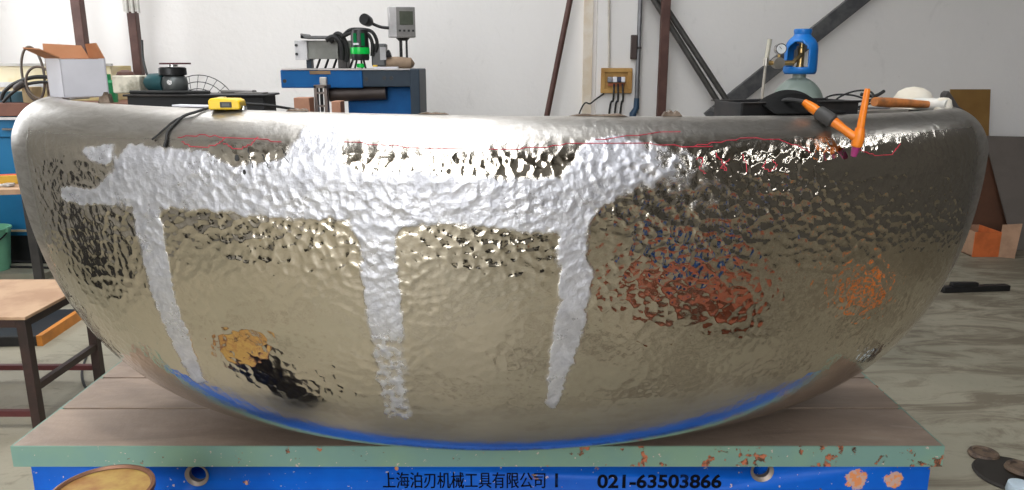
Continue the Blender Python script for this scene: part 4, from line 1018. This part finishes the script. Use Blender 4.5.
# green bucket
bk = on_z(2, 262, 0); bk = Vector((-3.80, 5.42, 0))
bu = thing('green_bucket', 'green plastic bucket on the floor by the blue workbench', 'bucket', bk)
GB = mat('green_plastic', (.20, .50, .32), .4, var=.05)
bh = at(2, 228, 5.42).z
MB().lathe([(0, .004), (.11, .0), (.15, bh-.01), (.16, bh-.01), (.16, bh), (.145, bh), (.105, .01), (0, .01)], bk, 28).build('pail', GB, bu)
MB().tube(arc_pts(bk+Vector((0, -.0, bh-.02)), .158, -.1*PI*0, -PI*.0+PI, 16, (1, 0, 0), (0, -.8, -.6)), .005, 6).build('handle', WIRE, bu)
for sx in (-1, 1): MB().box(bk+Vector((sx*.158, 0, bh-.01)), (.02, .04, .04)).build('ear', GB, bu, bevel=.004)
# flat greenish steel slab on the floor and cables
sl0 = on_z(0, 281, 0).y
tag(MB().bx(-4.4, on_z(53, 277, 0).x, sl0, sl0+.42, 0, .055).build('floor_slab', mat('slab_green', (.26, .27, .20), .6, col2=(.32, .29, .22), scale=5), bevel=.004), 'flat greenish steel slab on the floor in front of the green bucket', 'steel slab')
for k in range(2):
    y_ = sl0+.12+.14*k
    tag(MB().tube(spline([(-4.3, y_, .068), (-3.7, y_+.03, .065), (-3.3, y_+.0, .065), (-3.0, y_+.06, .064)], 6), .009, 8).build('floor_cable', RUBBER), ('front black cable lying on the greenish slab', 'rear black cable lying on the greenish slab')[k], 'cable', 'cables on the floor slab')

# ------------------------------------------------------------------ small steel table with wooden top at left
st = thing('stool_table', 'low dark steel frame table with worn wooden top at left', 'table', (-2.33, 3.28, 0))
DKB = mat('dark_brown_steel', (.035, .022, .018), .5, .3, col2=(.055, .03, .025), scale=9)
X0, X1, Y0, Y1, ZT = -2.72, -2.02, 3.02, 3.56, .515
WTOP = mat('worn_ply', (.47, .30, .18), .65, col2=(.36, .21, .12), scale=5, bump=.001)
MB().bx(X0, X1+.01, Y0-.01, Y1+.01, ZT-.014, ZT).build('top_board', WTOP, st, bevel=.002)
for x in (X0+.02, X1-.02):
    for y in (Y0+.02, Y1-.02): MB().bx(x-.02, x+.02, y-.02, y+.02, 0, ZT-.014).build('leg', DKB, st, bevel=.002)
for (xa, xb, ya, yb) in ((X0+.04, X1-.04, Y0, Y0+.03), (X0+.04, X1-.04, Y1-.03, Y1), (X0, X0+.03, Y0+.04, Y1-.04), (X1-.03, X1, Y0+.04, Y1-.04)):
    MB().bx(xa, xb, ya, yb, ZT-.05, ZT-.014).build('apron_rail', DKB, st)
for (xa, xb, ya, yb) in ((X0, X0+.025, Y0+.04, Y1-.04), (X1-.03, X1-.005, Y0+.04, Y1-.04)):
    MB().bx(xa, xb, ya, yb, .17, .20).build('stretcher', DKB, st)
for (xa, xb, ya, yb) in ((X0+.04, X1-.04, Y0+.005, Y0+.03), (X0+.04, X1-.04, Y1-.03, Y1-.005)):
    MB().bx(xa, xb, ya, yb, .06, .085).build('stretcher', mat('maroon_rail', (.10, .02, .02), .5), st)
mt = thing('black_crate', 'low black crate with orange edge on the floor behind the small table', 'crate', (-3.0, 4.0, 0))
oa, ob_ = on_z(43, 346, 0), on_z(84, 318, 0)
dv_ = (ob_-oa).normalized(); nv = Vector((-dv_.y, dv_.x, 0))
MB().prism([oa+nv*.03, ob_+nv*.03, ob_+nv*1.0, oa+nv*1.0], (0, 0, .06)).build('crate_body', BLACK, mt, bevel=.005)
MB().prism([oa, ob_, ob_+nv*.03, oa+nv*.03], (0, 0, .06)).build('orange_edge', mat('orange_edge', (.60, .22, .03), .5), mt)
tag(MB().tube(spline([on_z(88, 352, .006), on_z(82, 372, .006), on_z(86, 388, .006), on_z(98, 392, .006)], 6), .006, 6).build('loose_wire', RUBBER), 'loose black wire on the floor beside the small table leg', 'wire')

# ------------------------------------------------------------------ right: sheets, box and bar
OCH = mat('ochre_board', (.22, .12, .03), .7, col2=(.18, .09, .02), scale=3)
a, b_ = at(962, 90, 6.62), at(1000, 90, 6.62)
tag(MB().prism([(a.x, 6.48, 0), (b_.x-.03, 6.48, 0), (b_.x, 6.75, a.z), (a.x-.02, 6.75, a.z)], (0, .02, 0)).build('ochre_board', OCH), 'narrow ochre board leaning on the back wall at right', 'board')
GRB = mat('grey_brown_board', (.125, .105, .092), .75, col2=(.10, .085, .072), scale=3)
p = [at(985, 136, 6.55), at(1015, 250, 6.2), at(1036, 250, 6.2), at(1036, 137, 6.55)]
p[1].z = max(p[1].z, .0); p[2].z = p[1].z
tag(MB().prism(p, (0, .018, 0)).build('grey_board', GRB), 'large grey-brown board leaning on the back wall at right edge', 'board')
RST = mat('rust_board', (.10, .04, .02), .7, col2=(.07, .03, .015), scale=4)
tag(MB().prism([at(955, 138, 6.62), at(1012, 138, 6.62), at(1012, 240, 6.42), at(955, 240, 6.42)], (0, .015, 0)).build('rust_board', RST), 'dark rust-brown board behind the orange lined carton', 'board')
oy = 6.0; cA = on_z(970, 246, 0)
oc = thing('orange_carton', 'open cardboard carton with orange lining on the floor at right', 'box', (at(992, 248, oy).x, oy, 0))
ORL = mat('orange_lining', (.62, .15, .04), .6); TAN = mat('tan_carton', (.40, .24, .15), .8)
xa, xb = at(974, 240, oy).x, at(1000, 240, oy).x; zt_ = at(990, 232, oy).z
MB().bx(xa, xb, oy-.01, oy, 0, zt_).build('front_panel', ORL, oc)
MB().bx(xa, xb, oy+.28, oy+.29, 0, zt_).build('back_panel', TAN, oc)
MB().bx(xa, xa+.01, oy, oy+.28, 0, zt_).build('side_panel', TAN, oc)
MB().bx(xb-.01, xb, oy, oy+.28, 0, zt_).build('side_panel', ORL, oc)
MB().bx(xa, xb, oy, oy+.28, .0, .008).build('bottom_panel', ORL, oc)
MB().prism([(xb, oy-.01, 0), (xb+.10, oy-.06, 0), (xb+.12, oy-.06, zt_+.08), (xb, oy-.01, zt_+.06)], (0, .008, 0)).build('flap', TAN, oc)
MB().prism([(xa-.05, oy+.25, zt_), (xa+.14, oy+.29, zt_), (xa+.14, oy+.32, zt_+.13), (xa-.05, oy+.28, zt_+.11)], (0, .008, 0)).build('flap', TAN, oc)
ba, bb_ = on_z(941, 292, 0), on_z(1007, 290, 0)
tag(MB().bar(ba+Vector((0, 0, .02)), bb_+Vector((0, 0, .02)), .06, .04).build('black_bar', BLACK, bevel=.004), 'long black steel bar on the floor at right', 'bar')
ba2, bb2 = on_z(944, 287.5, .0), on_z(969, 287.5, .0)
tag(MB().bar(Vector((ba.x+.06, ba.y, .055)), Vector((ba.x+.24, ba.y, .055)), .04, .03).build('black_bar_offcut', BLACK, bevel=.004), 'short black bar lying on top of the long bar', 'bar')
# rusty castor base bottom right
cb_ = on_z(1012, 476, 0)
ct = thing('castor_base', 'dark round steel base with rusty discs on the floor at bottom right', 'base', cb_)
MB().lathe([(0, .0), (.13, .0), (.135, .006), (.13, .014), (0, .018)], cb_, 32).build('base_plate', mat('base_dark', (.035, .03, .025), .6, .3), ct)
for px, py in ((984, 452), (1021, 471)):
    w0 = on_z(px, py, .02); 
    MB().lathe([(0, .0), (.052, .0), (.058, .010), (.052, .022), (.04, .022), (.038, .016), (0, .016)], (w0.x, w0.y, .0 if px < 1000 else .018), 24).build('disc', mat('disc_rust', (.16, .11, .075), .6, .3, col2=(.07, .05, .04), scale=30), ct)
pc = on_z(1019, 486, .06)
tag(MB().lathe([(0, 0), (.035, 0), (.045, .02), (.04, .05), (.0, .06)], (pc.x+.005, pc.y, .018), 20).build('plastic_cup', mat('pale_blue_plastic', (.55, .66, .74), .4)), 'pale blue plastic cup on the round base at bottom right', 'cup')

# steel drum in front of the stand
dr_c = Vector((-.932, 1.565, 0)); dz_ = .600; rd = .108
drum = thing('steel_drum', 'tall dark drum with stained tan lid in front of the blue stand', 'drum', dr_c)
LID = mat('stained_lid', (.50, .33, .10), .5, .2, col2=(.36, .17, .06), scale=12)
MB().lathe([(0, 0), (rd-.006, 0), (rd-.002, .01), (rd-.002, dz_*.33), (rd+.003, dz_*.335), (rd-.002, dz_*.34), (rd-.002, dz_*.66), (rd+.003, dz_*.665), (rd-.002, dz_*.67), (rd-.002, dz_-.012)], dr_c, 40).build('drum_wall', mat('drum_dark', (.045, .04, .045), .45, .3), drum)
MB().lathe([(rd-.004, dz_-.014), (rd+.003, dz_-.012), (rd+.003, dz_), (rd-.004, dz_+.002), (rd-.008, dz_-.004)], dr_c, 40).build('lid_rim', mat('rim_rust', (.26, .13, .08), .5, .5), drum)
MB().lathe([(0, dz_-.006), (rd-.006, dz_-.006), (rd-.006, dz_-.012), (0, dz_-.012)], dr_c, 40).build('lid', LID, drum)

# ------------------------------------------------------------------ in front of the shell: seen mirrored in the polished panels
rt = thing('red_tool_chest', 'red steel tool chest on the floor, mirrored in the right half of the shell', 'tool chest', (1.42, .42, 0))
RP = mat('red_enamel', (.30, .075, .035), .5, col2=(.22, .08, .05), scale=5)
rm = Matrix.Rotation(R(62), 3, 'Z'); rc = Vector((1.42, .42, 0))
def rl_(x, y, z): return rc + rm @ Vector((x, y, 0)) + Vector((0, 0, z))
MB().box(rl_(0, 0, .135), (1.15, .36, .20), rm).build('chest_body', RP, rt, bevel=.01)
for k in range(3):
    d_ = MB().box(rl_(0, .185, .065+.065*k), (1.08, .02, .055), rm).build('drawer', RP, rt, bevel=.004)
    MB().box(rl_(0, .20, .08+.065*k), (.40, .015, .012), rm).build('handle', CHROME, d_)
for sx in (-1, 1):
    for sy in (-1, 1): MB().cyl(rl_(sx*.45, sy*.13, 0), rl_(sx*.45, sy*.13, .035), .025, seg=12).build('foot', RUBBER, rt)
bd = thing('blue_drum', 'dark blue drum on the floor, mirrored above the red tool chest', 'drum', (1.86, -.10, 0))
BD = mat('drum_navy', (.015, .09, .32), .4)
MB().lathe([(0, 0), (.17, 0), (.175, .02), (.175, .25), (.182, .26), (.175, .27), (.175, .58), (.182, .6), (.17, .61), (0, .60)], (1.86, -.10, 0), 32).build('drum_wall', BD, bd)
MB().cyl((1.94, -.16, .60), (1.94, -.16, .625), .03, seg=14).build('bung', CHROME, bd)
oh = thing('orange_hose', 'coiled orange hose on the floor right of the shell', 'hose', (2.75, 1.65, 0))
MB().tube([(2.75+(.22+.02*t)*math.cos(t*2*PI), 1.65+(.22+.02*t)*math.sin(t*2*PI), .012+.004*t) for t in np.linspace(0, 4, 90)], .012, 8).build('coil', ORANGE, oh)
dc = thing('dark_cabinet', 'dark steel cabinet standing on the floor left of the shell', 'cabinet', (-3.5, 1.9, 0))
MB().bx(-3.85, -3.15, 1.55, 2.15, .06, .95).build('cabinet_body', STEEL_DK, dc, bevel=.006)
for k in range(2):
    d_ = MB().bx(-3.15, -3.13, 1.57+.29*k, 1.84+.29*k, .10, .92).build('door', mat('cabinet_door', (.05, .05, .055), .5), dc, bevel=.004)
    MB().bx(-3.13, -3.11, 1.79+.06*k, 1.81+.06*k, .45, .58).build('handle', CHROME, d_)
for x in (-3.8, -3.2):
    for y in (1.6, 2.1): MB().bx(x-.03, x+.03, y-.03, y+.03, 0, .06).build('foot', RUBBER, dc)
for k, (x, y, l, lab) in enumerate(((.05, -2.6, 1.7, 'dark steel beam on the floor behind the camera, in front of the open door'), (-3.9, -1.4, 1.2, 'dark steel beam on the floor behind the camera, by the left wall'))):
    mb = MB(); mb.bx(x-l/2, x+l/2, y-.2, y+.2, .0, .03); mb.bx(x-l/2, x+l/2, y-.2, y+.2, .42, .45); mb.bx(x-l/2, x+l/2, y-.02, y+.02, .03, .42)
    tag(mb.build('steel_beam', STEEL_DK, bevel=.002), lab, 'beam', 'steel beams on the floor')
